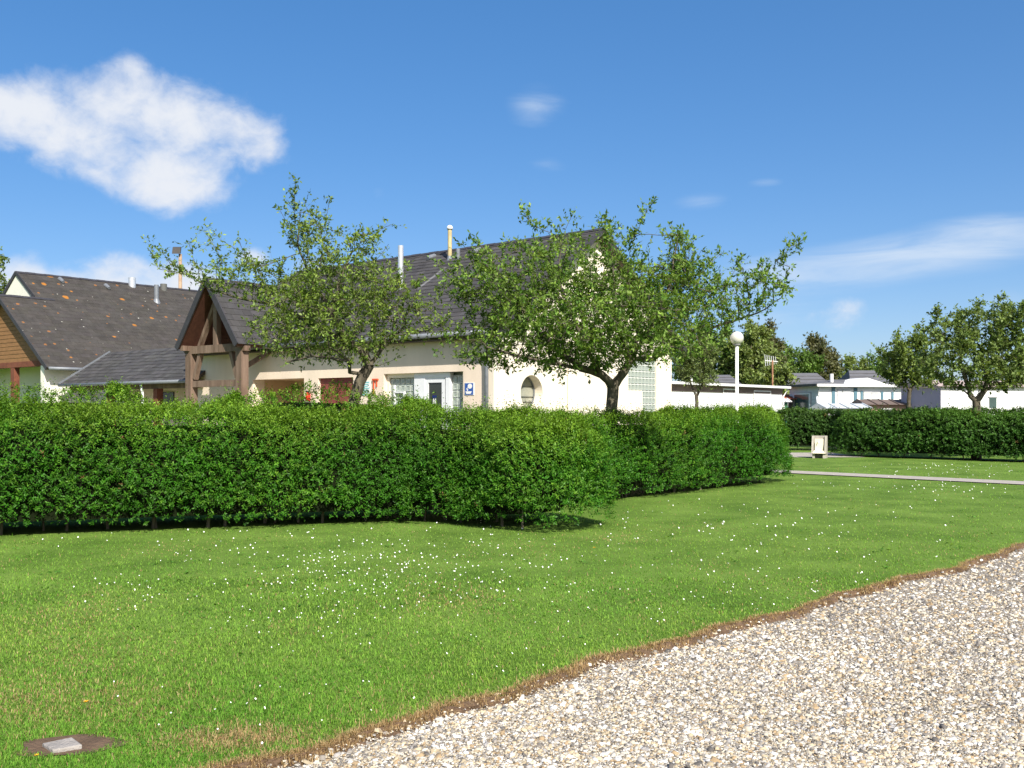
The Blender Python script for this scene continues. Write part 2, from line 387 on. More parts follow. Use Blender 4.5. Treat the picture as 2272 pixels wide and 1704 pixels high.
sheet('gravel_drive', [tuple(E0 - far * ED - .35 * EN), tuple(E0 + far * ED - .35 * EN), tuple(E0 + far * ED + DRV * EN), tuple(E0 - far * ED + DRV * EN)], -.035, M_gravel)
sheet('lawn', [tuple(E0 - far * ED + DRV * EN), tuple(E0 + far * ED + DRV * EN), tuple(E0 + far * ED + far * EN * 1.5), tuple(E0 - far * ED + far * EN * 1.5)], 0.0, M_lawn)
# cut soil bank between lawn and gravel
m = MB(); n = 420; a = edge_pts(-8, 16, n, -.03); rr = rng.normal(size=(n, 3))
b1 = edge_pts(-8, 16, n, .008) + rr[:, :1] * .006 * EN; c1 = edge_pts(-8, 16, n, .025) + rr[:, 1:2] * .014 * EN; d1 = edge_pts(-8, 16, n, .06) + rr[:, 2:3] * .02 * EN
for i in range(n):
    m.v += [(a[i][0], a[i][1], .004), (b1[i][0], b1[i][1], .006 + rr[i, 0] * .004), (c1[i][0], c1[i][1], -.020 + rr[i, 1] * .006), (d1[i][0], d1[i][1], -.042)]
    m.c += [(1, 1, 1)] * 4
for i in range(n - 1):
    for j in range(3): m.f.append((i * 4 + j, i * 4 + j + 1, i * 4 + 4 + j + 1, i * 4 + 4 + j))
tag(m.build('soil_bank', M_soil), kind='structure')

# path, concrete pad, paving by the buildings
pd = Vector((math.sin(R_(135)), math.cos(R_(135)), 0)); pn = Vector((pd.y, -pd.x, 0))
p0 = gnd(1761, 1048.5); pw = .52
pa = p0 - pd * 2.2; pb = p0 + pd * 16
sheet('path', [tuple((pa + pn * pw).xy), tuple((pb + pn * pw).xy), tuple((pb - pn * pw).xy), tuple((pa - pn * pw).xy)], .02, M_conc)
sheet('path', [(9.2, 34.2), (12.2, 34.2), (12.2, 38.0), (9.2, 38.0)], .008, M_conc)
PZ = .30
m = MB()
m.box(-40.5, 16.9, -.1, -15.0, 33, PZ)
o = m.build('pavement', M_conc, org=(0, 0, 0)); o.rotation_euler = (0, 0, -TH); tag(o, kind='structure')

# ------------------------------------------------------------------ roofs with slates laid course by course
def roof_slope(root, org, name, p_eave, along, up, length, slope_len, material, expo=.23, wid=.31, th=.10, seed=0, slab_mat=None, relief=1.0):
    """p_eave: lower corner (site coords), along / up unit vectors in the roof plane"""
    r = random.Random(seed); along = Vector(along).normalized(); up = Vector(up).normalized(); n = along.cross(up)
    if n.z < 0: n = -n
    p = Vector(p_eave); ms = MB()
    ms.slab([p, p + along * length, p + along * length + up * slope_len, p + up * slope_len], n, th)
    roof = ms.build(name, slab_mat or M_soffit, root, org)
    nc = int(slope_len / expo)
    ex = slope_len / nc
    for i in range(nc):
        mc = MB(); off = (wid / 2 if i % 2 else 0) ; x = -off
        base = 1 + r.uniform(-.06, .06)
        while x < length - .01:
            x0 = max(x, 0) + .003; x1 = min(x + wid, length) - .003
            if x1 - x0 > .02:
                t = (1 + r.uniform(-.19, .19) * relief) * base; wob = r.uniform(-.004, .004); lift = r.uniform(0, .006)
                lo = i * ex - .015 + wob; hi = (i + 1) * ex + (.04 if i < nc - 1 else 0)
                q = []
                for (xx, yy, hh) in ((x0, lo, (.016 + lift) * relief), (x1, lo, (.016 + lift + r.uniform(-.003, .003)) * relief), (x1, hi, .004), (x0, hi, .004)):
                    q.append(p + along * xx + up * yy + n * hh)
                vs = q + [p + along * x0 + up * lo + n * .001, p + along * x1 + up * lo + n * .001]
                mc.add(vs, [(0, 1, 2, 3), (4, 5, 1, 0), (4, 0, 3), (5, 2, 1)], (t, t * r.uniform(.97, 1.01), t * r.uniform(.96, 1.04)))
            x += wid
        mc.build('slate_course', material, roof, org, col=True)
    return roof
def ridge_caps(root, org, p, q, drop, across, material=None):
    p = Vector(p); q = Vector(q); d = (q - p); ln = d.length; d /= ln; k = max(1, int(ln / .4)); ac = Vector(across)
    m = MB()
    for i in range(k):
        a = p + d * (ln * i / k); b = p + d * (ln * (i + 1) / k + .02); h = Vector((0, 0, .03 + .008 * (i % 2)))
        for s in (1, -1):
            e = ac * (s * .13) - Vector((0, 0, drop * .13))
            m.add([a + h, b + h, b + h + e, a + h + e], [(0, 1, 2, 3)])
    m.build('ridge_cap', material or M_ridge, root, org)
def gutter(root, org, p, q, r=.07):
    m = MB(); m.tube([p, q], r, 8); return m.build('gutter', M_zinc, root, org, smooth=True)

# ------------------------------------------------------------------ shower block (main building)
U0, UL, V0, V1, VR = -16.26, -29.4, 19.0, 27.76, 23.4
ZE, ZR, OV = 3.60, 6.78, .31
pitch = (ZR - ZE) / (VR - V0 + OV)
ORG = (UL, V0, 0)
blk = empty('shower_block', W(UL, V0, 0), -TH, 'long cream rendered shower block with dark slate roof and round gable window', 'building')
zw = ZE + OV * pitch - .13      # wall head
TH_W = .45
def long_wall():
    ops = [(-26.3, -23.75, 2.59), (-23.1, -21.55, 2.57), (-20.28, -17.30, 2.63)]
    m = MB(); u = UL
    for a, b, zt in ops:
        m.box(u, V0, 0, a, V0 + TH_W, 2.66); m.box(a, V0, zt, b, V0 + TH_W, 2.66); u = b
    m.box(u, V0, 0, U0 - .32, V0 + TH_W, 2.66)
    m.box(UL, V0, 2.66, U0 - .32, V0 + TH_W, zw)
    m.build('wall', M_cream, blk, ORG)
long_wall()
# deep recess behind the left opening, panel in the middle opening
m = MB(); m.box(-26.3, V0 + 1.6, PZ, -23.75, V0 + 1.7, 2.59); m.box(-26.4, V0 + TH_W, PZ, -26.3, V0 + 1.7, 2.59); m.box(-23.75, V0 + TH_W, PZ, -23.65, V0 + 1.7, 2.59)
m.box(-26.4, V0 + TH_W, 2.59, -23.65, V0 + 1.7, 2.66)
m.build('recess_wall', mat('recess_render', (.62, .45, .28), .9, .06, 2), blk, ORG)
m = MB(); m.box(-23.1, V0 + .10, PZ, -21.55, V0 + .16, 2.57); pan = m.build('shutter_panel', M_maroon, blk, ORG)
m = MB(); m.box(-22.34, V0 + .092, PZ, -22.31, V0 + .10, 2.57); m.build('panel_joint', mat('panel_seam', (.12, .03, .03), .7), pan, ORG)
# glazed bay
bv = V0 + .14
m = MB(); m.box(-20.28, bv + .14, PZ, -17.30, bv + .2, 2.63); m.build('bay_backing', mat('bay_interior', (.30, .31, .27), .6, .2, 3), blk, ORG)
def glass_blocks(parent_root, org, horiz, c0, c1, r0, r1, fixed, axis, cell_ok=None, nrm=-1):
    """window of square glass blocks; horiz start c0, columns c1, rows from z r0, count r1"""
    s = .2
    m = MB()
    # mortar grid (bars) as the frame
    def bx(mb, a0, a1, z0, z1, d0, d1):
        if axis == 'v': mb.box(a0, fixed + d0, z0, a1, fixed + d1, z1)
        else: mb.box(fixed + d0, a0, z0, fixed + d1, a1, z1)
    cells = [(i, j) for i in range(c1) for j in range(r1) if cell_ok is None or cell_ok(i, j)]
    back = (.05, .10) if nrm < 0 else (-.10, -.05)
    for i, j in cells: bx(m, c0 + i * s, c0 + (i + 1) * s, r0 + j * s, r0 + (j + 1) * s, *back)
    win = m.build('window', M_mortar, parent_root, org)
    proto = None
    for i, j in cells:
        a = c0 + i * s + .012; z = r0 + j * s + .012; g = s - .024
        if proto is None:
            mb = MB(); d = .05
            # pillowed block: bevelled square face
            pr = [(0, 0, 0), (g, 0, 0), (g, 0, g), (0, 0, g)]; i_ = .022
            inn = [(i_, -.028, i_), (g - i_, -.028, i_), (g - i_, -.028, g - i_), (i_, -.028, g - i_)]
            inn2 = [(i_ + .02, -.016, i_ + .02), (g - i_ - .02, -.016, i_ + .02), (g - i_ - .02, -.016, g - i_ - .02), (i_ + .02, -.016, g - i_ - .02)]
            mb.add(pr + inn + inn2, [(k, (k + 1) % 4, 4 + (k + 1) % 4, 4 + k) for k in range(4)] + [(4 + k, 4 + (k + 1) % 4, 8 + (k + 1) % 4, 8 + k) for k in range(4)] + [(8, 9, 10, 11)])
            ob = mb.build('glass_block', M_block, win); proto = ob
        else:
            ob = proto.copy(); COL.objects.link(ob); ob.parent = win
        if axis == 'v': ob.location = (a - org[0], fixed + .048 - org[1], z - org[2])
        else: ob.location = (fixed - .048 - org[0], a - org[1], z - org[2]); ob.rotation_euler = (0, 0, R_(90))
    return win
def blk_bay():
    glass_blocks(blk, ORG, 'u', -20.19, 5, PZ + .02, 11, bv, 'v')
    m = MB()      # white opening vent in the blocks, and heads
    for (a, b, z0, z1) in ((-20.0, -19.96, 1.75, 2.32), (-19.62, -19.58, 1.75, 2.14), (-19.96, -19.62, 2.10, 2.14), (-19.96, -19.62, 1.75, 1.79)):
        m.box(a, bv - .04, z0, b, bv + .02, z1)
    m.build('vent_frame', M_pvc, blk, ORG)
    m = MB(); m.box(-20.28, bv - .02, 2.52, -19.16, bv + .12, 2.63); m.box(-20.28, bv - .02, PZ, -20.19, bv + .12, 2.52); m.build('bay_head', M_creamw, blk, ORG)
    m = MB(); m.box(-19.18, bv - .05, PZ, -18.78, bv + .1, 2.62)
    m.build('frame_panel', M_pvc, blk, ORG)
    # door
    d0, d1 = -18.78, -18.06
    m = MB(); m.box(d0, bv - .03, PZ, d0 + .11, bv + .05, 2.50); m.box(d1 - .11, bv - .03, PZ, d1, bv + .05, 2.50); m.box(d0 + .11, bv - .03, 2.36, d1 - .11, bv + .05, 2.50); m.box(d0 + .11, bv - .03, PZ, d1 - .11, bv + .05, .75)
    door = m.build('door', M_pvc, blk, ORG)
    m = MB(); m.box(d0 + .11, bv, .75, d1 - .11, bv + .03, 2.36); m.build('pane', M_glassd, door, ORG)
    m = MB(); m.box(d1 - .09, bv - .07, 1.32, d1 - .05, bv - .03, 1.36); m.box(d1 - .22, bv - .09, 1.32, d1 - .05, bv - .07, 1.355); m.build('handle', M_steel, door, ORG)
    m = MB(); m.box(d0 + .26, bv - .006, 1.80, d0 + .31, bv - .001, 1.90); m.box(d0 + .33, bv - .006, 1.80, d0 + .38, bv - .001, 1.90); m.box(d0 + .27, bv - .006, 1.905, d0 + .30, bv - .001, 1.93); m.box(d0 + .34, bv - .006, 1.905, d0 + .37, bv - .001, 1.93)
    m.build('toilet_pictogram', M_petal, door, ORG)
    m = MB(); m.box(d0 + .24, bv - .004, 1.94, d0 + .40, bv - .0005, 2.02); m.build('pictogram_band', mat('sign_navy', (.01, .02, .12), .5), door, ORG)
    m = MB(); m.box(d1, bv + .02, PZ, d1 + .05, bv + .1, 2.5); m.build('door_gap', M_glassd, blk, ORG)
    m = MB(); m.box(d1 + .05, bv - .05, PZ, d1 + .21, bv + .1, 2.62); m.build('frame_panel', M_pvc, blk, ORG)
    m = MB(); m.box(d0, bv - .05, 2.50, d1 + .05, bv + .1, 2.62); m.build('frame_panel', M_pvc, blk, ORG)
    glass_blocks(blk, ORG, 'u', -17.84, 2, PZ + .04, 11, bv, 'v')
blk_bay()
m = MB(); m.box(-17.43, bv - .02, PZ, -17.301, bv + .12, 2.62); m.build('bay_head', M_creamw, blk, ORG)
# gable wall with a round window and an L of glass blocks
cv, cz = 20.55, 2.08
rad = .47
circ = [(cv + rad * math.cos(t), cz + rad * math.sin(t)) for t in np.linspace(0, 2 * math.pi, 40, endpoint=False)]
gv0 = 25.22; ncol = 8; zrow = 2.22
Lh = [(gv0, zrow), (gv0 + .8, zrow), (gv0 + .8, .42), (gv0 + 1.6, .42), (gv0 + 1.6, zrow + 1.0), (gv0, zrow + 1.0)]
def roof_z(v): return ZE + (OV + (v - V0 if v < VR else 2 * VR - v - V0)) * pitch - .14
outer = [(V0, 0), (V1, 0), (V1, roof_z(V1)), (VR, roof_z(VR)), (V0, roof_z(V0))]
vs, fs = hole_wall(outer, [circ, Lh], .32)
m = MB(); m.add([(U0 + c, a, b) for a, b, c in vs], fs); m.build('gable_wall', M_creamw, blk, ORG)
# recess back wall, the round pane with its glazing bars
m = MB(); N_ = 40
m.add([(U0 - .30, cv + (rad + .02) * math.cos(t), cz + (rad + .02) * math.sin(t)) for t in np.linspace(0, 2 * math.pi, N_, endpoint=False)], [tuple(range(N_))])
rw = m.build('round_window', mat('round_pane', (.30, .30, .24), .2, .25, 2.5, spec=.5), blk, ORG)
m = MB(); rt = MB()
vs = []; fs = []
for k, t in enumerate(np.linspace(0, 2 * math.pi, N_, endpoint=False)):
    for r_, dd in ((rad + .005, .0), (rad - .035, .0), (rad - .035, .03), (rad + .005, .03)): vs.append((U0 - .295 + dd, cv + r_ * math.cos(t), cz + r_ * math.sin(t)))
for k in range(N_):
    for j in range(4): fs.append((k * 4 + j, k * 4 + (j + 1) % 4, ((k + 1) % N_) * 4 + (j + 1) % 4, ((k + 1) % N_) * 4 + j))
rt.add(vs, fs); rt.build('frame', M_zinc, rw, ORG)
for zz in (cz + .18, cz - .10, cz - .24):
    hw = math.sqrt(rad ** 2 - (zz - cz) ** 2) - .03
    b = MB(); b.box(U0 - .29, cv - hw, zz - .008, U0 - .272, cv + hw, zz + .008); b.build('glazing_bar', M_glassd, rw, ORG)
glass_blocks(blk, ORG, 'v', gv0, 8, .42, 14, U0, 'u', cell_ok=lambda i, j: (.42 + j * .2 + .01 >= zrow) or i >= 4, nrm=1)
m = MB(); m.box(U0 - .3, gv0, .42, U0 - .12, gv0 + 1.6, zrow + 1.0); m.build('window_backing', mat('bay_interior', (.30, .31, .27)), blk, ORG)
pv, _ = on_u(1260, 870, U0)
m = MB(); m.tube([(U0 + .05, pv, PZ), (U0 + .05, pv, 2.75)], .045, 10); m.build('vent_pipe', M_creamw, blk, ORG, smooth=True)
# other walls
m = MB(); m.box(UL, V1 - .3, 0, U0 - .32, V1, roof_z(V1)); m.build('rear_wall', M_cream, blk, ORG)
vs, fs = hole_wall([(V0 + TH_W, 0), (V1 - .3, 0), (V1 - .3, roof_z(V1 - .3)), (VR, roof_z(VR)), (V0 + TH_W, roof_z(V0 + TH_W))], [], .3)
m = MB(); m.add([(UL + .3 + c, a, b) for a, b, c in vs], fs); m.build('gable_wall', M_cream, blk, ORG)
# roof
sl = math.hypot(VR - V0 + OV, ZR - ZE); upv = Vector((0, VR - V0 + OV, ZR - ZE)).normalized(); upb = Vector((0, -(VR - V0 + OV), ZR - ZE)).normalized()
UA, UB = UL - .3, U0 + .32
nroof = Vector((0, -upv.z, upv.y)); PR = Vector((UB, V0 - OV, ZE))
st_p = on_plane(986, 596, PR, nroof); st_q = on_plane(932, 638, PR, nroof)
M_slm = slate_mat('slate_main', (.064, .061, .060), streak=(st_p - Vector(ORG), st_q - Vector(ORG), .10))
roof_slope(blk, ORG, 'roof', (UA, V0 - OV, ZE), (1, 0, 0), upv, UB - UA, sl, M_slm, seed=3)
roof_slope(blk, ORG, 'rear_roof', (UA, 2 * VR - V0 + OV, ZE), (1, 0, 0), upb, UB - UA, sl, M_slate, seed=4, expo=.5, wid=.9)
ridge_caps(blk, ORG, (UA, VR, ZR), (UB, VR, ZR), pitch, (0, 1, 0))
m = MB()
for vv0, vv1 in ((V0 - OV, VR), (2 * VR - V0 + OV, VR)):      # barge boards
    m.bar((UB + .015, vv0, ZE - .05), (UB + .015, vv1, ZR - .05), .03, .16)
m.build('barge_board', M_ridge, blk, ORG)
gutter(blk, ORG, (UL + 2.5, V0 - OV - .06, ZE - .03), (UB, V0 - OV - .06, ZE - .03), .065)
m = MB(); m.box(UA, V0 - OV + .01, ZE - .16, UB, V0 - .001, ZE - .13); m.build('soffit', M_soffit, blk, ORG)
du, _ = on_v(1080, 870, V0 - .07)
m = MB(); m.tube([(U0 + .05, V0 - OV - .05, ZE - .06), (U0 - .02, V0 - OV + .02, ZE - .22), (du, V0 - .09, ZE - .62), (du, V0 - .08, ZE - .8), (du, V0 - .08, PZ)], .05, 10)
m.build('downpipe', M_zinc, blk, ORG, smooth=True)
def roof_pipe(root, org, x, y_base, y_top, r, material, name, plane_p, plane_n, cap=None, flash=True):
    b = on_plane(x, y_base, plane_p, plane_n); Y = (-b.x * ST + b.y * CT); h = (y_base - y_top) / F * Y
    m = MB(); m.tube([b - Vector((0, 0, .25)), b + Vector((0, 0, h))], r, 14); p = m.build(name, material, root, org, smooth=False)
    if cap:
        c = MB(); c.tube([b + Vector((0, 0, h - .02)), b + Vector((0, 0, h + .03)), b + Vector((0, 0, h + .09)), b + Vector((0, 0, h + .12))], [r * 1.35, r * 1.5, r * 1.2, r * .4], 14); c.build('cap', cap, p, org, smooth=True)
    if flash:
        c = MB(); c.tube([b - Vector((0, 0, .14)), b + Vector((0, 0, .10))], [r * 1.9, r * 1.1], 14); c.build('flashing', M_zinc, p, org)
    return p
roof_pipe(blk, ORG, 889, 640, 545, .085, M_steel, 'flue_pipe', PR, nroof)
roof_pipe(blk, ORG, 998, 575, 508, .065, M_yell, 'flue_pipe', PR, nroof, cap=M_pvc)
roof_pipe(blk, ORG, 1016, 574, 552, .07, M_zinc, 'flue_pipe', PR, nroof, flash=False)
def roof_vent(root, org, x, y, plane_p, plane_n):
    b = on_plane(x, y, plane_p, plane_n); m = MB()
    m.tube([b + Vector((0, .15, .10)), b + Vector((0, -.02, .05)), b + Vector((0, -.16, .0))], [.085, .08, .07], 10); m.build('roof_vent', M_zinc, root, org)
roof_vent(blk, ORG, 957, 574, PR, nroof); roof_vent(blk, ORG, 1059, 560, PR, nroof)

# wall sign, poster, red fittings: things fixed to the wall, each of its own
SG = empty('wall_sign', W(-16.98, V0 - .02, 2.1), -TH, 'small blue and white washing pictogram sign on cream wall', 'sign')
s_u0, s_z0 = on_v(1032.3, 876, V0); s_u1, s_z1 = on_v(1050.5, 850, V0); so = (-16.98, V0 - .02, 2.1)
sw, sh_ = s_u1 - s_u0, s_z1 - s_z0; M_navy = mat('sign_blue', (.035, .10, .36), .4, .05)
m = MB(); m.box(s_u0 - .015, V0 - .012, s_z0 - .012, s_u1 + .03, V0 - .001, s_z1 + .012); m.build('board', M_pvc, SG, so)
m = MB(); m.box(s_u0, V0 - .016, s_z0, s_u1, V0 - .0125, s_z1); m.build('blue_field', M_navy, SG, so)
def flat(name, pts, material, root, org, v=V0 - .019):
    m = MB(); k = len(pts); m.add([(a, v, b) for a, b in pts] + [(a, v + .003, b) for a, b in pts], [tuple(range(k)), tuple(range(2 * k - 1, k - 1, -1))] + [(i, i + k, (i + 1) % k + k, (i + 1) % k) for i in range(k)])
    return m.build(name, material, root, org)
cc = (s_u0 + .62 * sw, s_z0 + .74 * sh_)
flat('disc', [(cc[0] + .27 * sw * math.cos(t), cc[1] + .22 * sh_ * math.sin(t)) for t in np.linspace(0, 2 * math.pi, 24, endpoint=False)], M_petal, SG, so)
flat('basin', [(s_u0 + a * sw, s_z0 + b * sh_) for a, b in ((.08, .30), (.20, .08), (.72, .08), (.86, .30))], M_petal, SG, so)
flat('drop', [(s_u0 + a * sw, s_z0 + b * sh_) for a, b in ((.15, .48), (.28, .45), (.38, .62), (.30, .62))], M_petal, SG, so)
flat('drop', [(s_u0 + a * sw, s_z0 + b * sh_) for a, b in ((.24, .34), (.38, .34), (.42, .48), (.30, .47))], M_petal, SG, so)
def wall_thing(name, x0, y0, x1, y1, material, label, cat, d=.03):
    u0, z0 = on_v(x0, y1, V0); u1, z1 = on_v(x1, y0, V0); r = empty(name, W(u0, V0, z0), -TH, label, cat)
    return r, u0, z0, u1, z1, (u0, V0, z0)
r, u0, z0, u1, z1, og = wall_thing('notice_poster', 803, 845, 822, 878, None, 'pale notice with turquoise lines on wall behind left apple trunk', 'poster')
m = MB(); m.box(u0, V0 - .012, z0, u1, V0 - .001, z1); m.build('board', M_pvc, r, og)
for k in range(7):
    zz = z1 - .03 - k * (z1 - z0) / 7.3
    m = MB(); m.box(u0 + .02, V0 - .015, zz - .028, u1 - .04 - .03 * (k % 3), V0 - .0125, zz); m.build('text_line', mat('turquoise_print', (.18, .50, .50), .6), r, og)
r, u0, z0, u1, z1, og = wall_thing('hose_bracket', 828, 840, 840, 874, None, 'thin orange red bracket fixed beside the glazed bay', 'bracket')
mr_ = mat('orange_red', (.62, .10, .04), .5, .06)
m = MB(); m.box(u0, V0 - .05, z1 - .05, u1, V0 - .001, z1); m.build('top_bar', mr_, r, og)
m = MB(); m.box(u0 + .02, V0 - .035, z0, u0 + .05, V0 - .001, z1 - .05); m.box(u1 - .08, V0 - .035, z0 + .2, u1 - .05, V0 - .001, z1 - .05); m.build('strut', mr_, r, og)
r, u0, z0, u1, z1, og = wall_thing('fire_extinguisher', 684, 867, 693, 890, None, 'small red extinguisher on pier between opening and maroon shutter', 'extinguisher')
uc = (u0 + u1) / 2
m = MB(); m.tube([(uc, V0 - .09, z0), (uc, V0 - .09, z1 - .1), (uc, V0 - .09, z1 - .04)], [.075, .075, .03], 12); m.build('body', mat('fire_red', (.55, .03, .02), .35), r, og, smooth=True)
m = MB(); m.box(uc - .05, V0 - .12, z1 - .04, uc + .05, V0 - .06, z1); m.build('valve', M_glassd, r, og)

# ------------------------------------------------------------------ timber entrance porch
PU, PV, PH, PZR, PZE = -26.75, 17.6, 1.58, 5.70, 3.62
porch = empty('entrance_porch', W(PU, 18.0, 0), -TH, 'open timber framed entrance porch with steep slate gable roof', 'porch')
PO = (PU, 18.0, 0); pv_ = 18.0
lu, _ = on_v(425, 850, pv_); ru, _ = on_v(537, 850, pv_)
for uu in (lu, ru):
    m = MB(); m.box(uu - .15, pv_ - .13, PZ, uu + .15, pv_ + .13, 3.42); m.build('post', M_wood, porch, PO)
m = MB(); m.bar((PU - PH + .12, pv_, 3.54), (PU + PH - .02, pv_, 3.54), .22, .24); m.build('tie_beam', M_wood, porch, PO)
m = MB(); m.bar((lu + .15, pv_, 2.46), (ru - .15, pv_, 2.46), .14, .2); m.build('rail', M_wood, porch, PO)
m = MB(); m.bar((PU, pv_, 3.66), (PU, pv_, 5.42), .2, .16, up=(0, 1, 0)); m.build('king_post', M_wood, porch, PO)
for s, x_ in ((1, lu + .15), (-1, ru - .15)):
    m = MB(); m.bar((x_ + .06 * s, pv_, 2.62), (x_ + .38 * s, pv_, 3.42), .13, .14, up=(0, 1, 0)); m.build('brace', M_wood, porch, PO)
m = MB(); m.bar((PU - 1.0, pv_ + .05, 3.66), (PU - .10, pv_ + .05, 5.05), .12, .14, up=(0, 1, 0)); m.build('brace', M_wood, porch, PO)
m = MB(); m.bar((ru - .6, pv_ + .4, 2.9), (ru + .05, pv_ + 1.0, 3.45), .14, .14); m.build('brace', M_wood, porch, PO)
# rear frame of the porch, boarded gable inside
pk = (PZR - PZE) / PH
for k in range(15):
    z0 = 3.50 + k * .142; hw0 = max(.02, (PZR - .12 - z0) / pk - .06); hw1 = max(.01, (PZR - .12 - z0 - .136) / pk - .06)
    if z0 > PZR - .3: break
    m = MB(); v_ = 18.75; m.add([(PU - hw0, v_, z0), (PU + hw0, v_, z0), (PU + hw1, v_, z0 + .136), (PU - hw1, v_, z0 + .136), (PU - hw0, v_ + .03, z0), (PU + hw0, v_ + .03, z0), (PU + hw1, v_ + .03, z0 + .136), (PU - hw1, v_ + .03, z0 + .136)],
        [(0, 1, 2, 3), (7, 6, 5, 4), (0, 4, 5, 1), (1, 5, 6, 2), (2, 6, 7, 3), (3, 7, 4, 0)]); m.build('plank', M_woodr, porch, PO)
psl = math.hypot(PH, PZR - PZE)
for s, nm in ((1, 'roof'), (-1, 'roof')):
    roof_slope(porch, PO, nm, (PU + s * PH, PV, PZE), (0, 1, 0), Vector((-s * PH, 0, PZR - PZE)), 4.3, psl, M_slate, seed=8 + s, th=.09, slab_mat=M_woodr)
    m = MB(); m.bar((PU + s * (PH + .03), PV - .02, PZE - .04), (PU, PV - .02, PZR - .03), .04, .2); m.build('barge_board', M_ridge, porch, PO)
    m = MB(); m.bar((PU + s * (PH - .16), PV + .05, PZE - .02), (PU + s * (PH - .16), 18.95, PZE - .02), .14, .16); m.build('wall_plate', M_wood, porch, PO)
ridge_caps(porch, PO, (PU, PV, PZR), (PU, PV + 4.0, PZR), pk * .8, (1, 0, 0))

# ------------------------------------------------------------------ covered passage (low link roof)
LU0, LU1, LV, LZ = -38.0, -28.9, 18.5, 2.62
lk = empty('covered_passage', W(LU0, LV, 0), -TH, 'low covered passage with plain slate roof left of the timber porch', 'passage')
LO = (LU0, LV, 0); lup = Vector((0, 2.08, 1.35)).normalized(); LS = math.hypot(2.08, 1.35)
roof_slope(lk, LO, 'roof', (LU0, LV, LZ), (1, 0, 0), lup, LU1 - LU0, LS, slate_mat('slate_link', (.068, .066, .064)), seed=21)
gutter(lk, LO, (LU0 + .1, LV - .06, LZ - .03), (LU1 + .1, LV - .06, LZ - .03), .06)
m = MB(); m.box(LU0 + 1.2, LV + 2.0, PZ, LU1, LV + 2.12, 3.8); m.build('rear_wall', M_cream, lk, LO)
m = MB(); m.box(LU0 + .3, LV + .25, LZ - .24, LU1, LV + .4, LZ - .06); m.build('beam', M_wood, lk, LO)
pu_, _ = on_v(350, 870, LV + .3)
for uu in (pu_, pu_ - 3.2):
    m = MB(); m.box(uu - .12, LV + .2, PZ, uu + .12, LV + .44, LZ - .24); m.build('post', mat('stained_post', (.17, .06, .035), .8, .25, 6), lk, LO)
m = MB(); m.tube([(pu_ - .55, LV - .02, LZ - .1), (pu_ - .55, LV + .05, LZ - .4), (pu_ - .55, LV + .05, PZ)], .045, 8); m.build('downpipe', M_pvc, lk, LO, smooth=True)
m = MB(); wu, _ = on_v(368, 870, LV + 1.98); m.box(wu - .3, LV + 1.95, 1.85, wu + .55, LV + 2.0, 2.3); m.build('window', M_glassd, lk, LO)
m = MB(); m.bar((LU0 - .02, LV - .02, LZ + .02), (LU0 - .02, LV + 2.08, LZ + 1.37), .08, .08); m.build('verge_flashing', M_zinc, lk, LO)

# ------------------------------------------------------------------ lichen-spotted house on the left
HU, HR, HZE, HZR, HV0, HV1, HVW = -38.1, -44.2, 3.28, 7.68, 19.6, 31.0, 18.06
hs = empty('gabled_house', W(HR, HV0, 0), -TH, 'left house with lichen spotted slate roof and brown boarded gable', 'house')
HO = (HR, HV0, 0); hk = (HZR - HZE) / (HU - HR); M_lich = slate_mat('slate_lichen', (.058, .053, .047), lichen=1)
hsl = math.hypot(HU - HR, HZR - HZE); hup = Vector((HR - HU, 0, HZR - HZE)).normalized(); hdn = Vector((HU - HR, 0, HZR - HZE)).normalized()
roof_slope(hs, HO, 'roof', (HU, HV0 - .0, HZE), (0, 1, 0), hup, HV1 - HV0, hsl, M_lich, seed=31, expo=.27, wid=.4, relief=.5)
roof_slope(hs, HO, 'rear_roof', (2 * HR - HU, HV0, HZE), (0, 1, 0), hdn, HV1 - HV0, hsl, M_lich, seed=33, expo=.6, wid=.9)
ridge_caps(hs, HO, (HR, HV0, HZR), (HR, HV1, HZR), hk, (1, 0, 0))
WR = -42.45; WZ = HZE + (HU - WR) * hk; wl = math.hypot(HU - WR, WZ - HZE)     # projecting wing
roof_slope(hs, HO, 'wing_roof', (HU, HVW, HZE), (0, 1, 0), hup, HV0 - HVW - .002, wl, M_lich, seed=35, expo=.27, wid=.4, relief=.5)
roof_slope(hs, HO, 'wing_roof', (2 * WR - HU, HVW, HZE), (0, 1, 0), hdn, HV0 - HVW - .002, wl, M_lich, seed=36, expo=.6, wid=.9)
ridge_caps(hs, HO, (WR, HVW, WZ), (WR, HV0 + .8, WZ), hk, (1, 0, 0))
m = MB()
for a, b in ((HU, WR), (2 * WR - HU, WR)): m.bar((a, HVW - .015, HZE - .04), (b, HVW - .015, WZ - .04), .03, .16)
for a, za in ((WR, WZ + .06), (2 * HR - HU, HZE)): m.bar((a, HV0 - .015, za - .04), (HR, HV0 - .015, HZR - .04), .03, .16)
m.build('barge_board', M_ridge, hs, HO)
vs, fs = hole_wall([(2 * HR - HU + .5, 0), (HU - .5, 0), (HU - .5, HZE + .25), (HR, HZR - .14), (2 * HR - HU + .5, HZE + .25)], [], .3)
M_hw = mat('house_white', (.80, .78, .68), .9, .04, 1.5, .1, 80)
m = MB(); m.add([(a, HV0 + .32 - .3 - c, b) for a, b, c in vs], fs); m.build('gable_wall', M_hw, hs, HO)
m = MB(); m.box(HU - .8, 18.2, 0, HU - .5, HV0 + .02, HZE + .1); m.box(HU - .8, HV0 + .32, 0, HU - .5, HV1, HZE + .1); m.build('wall', M_hw, hs, HO)
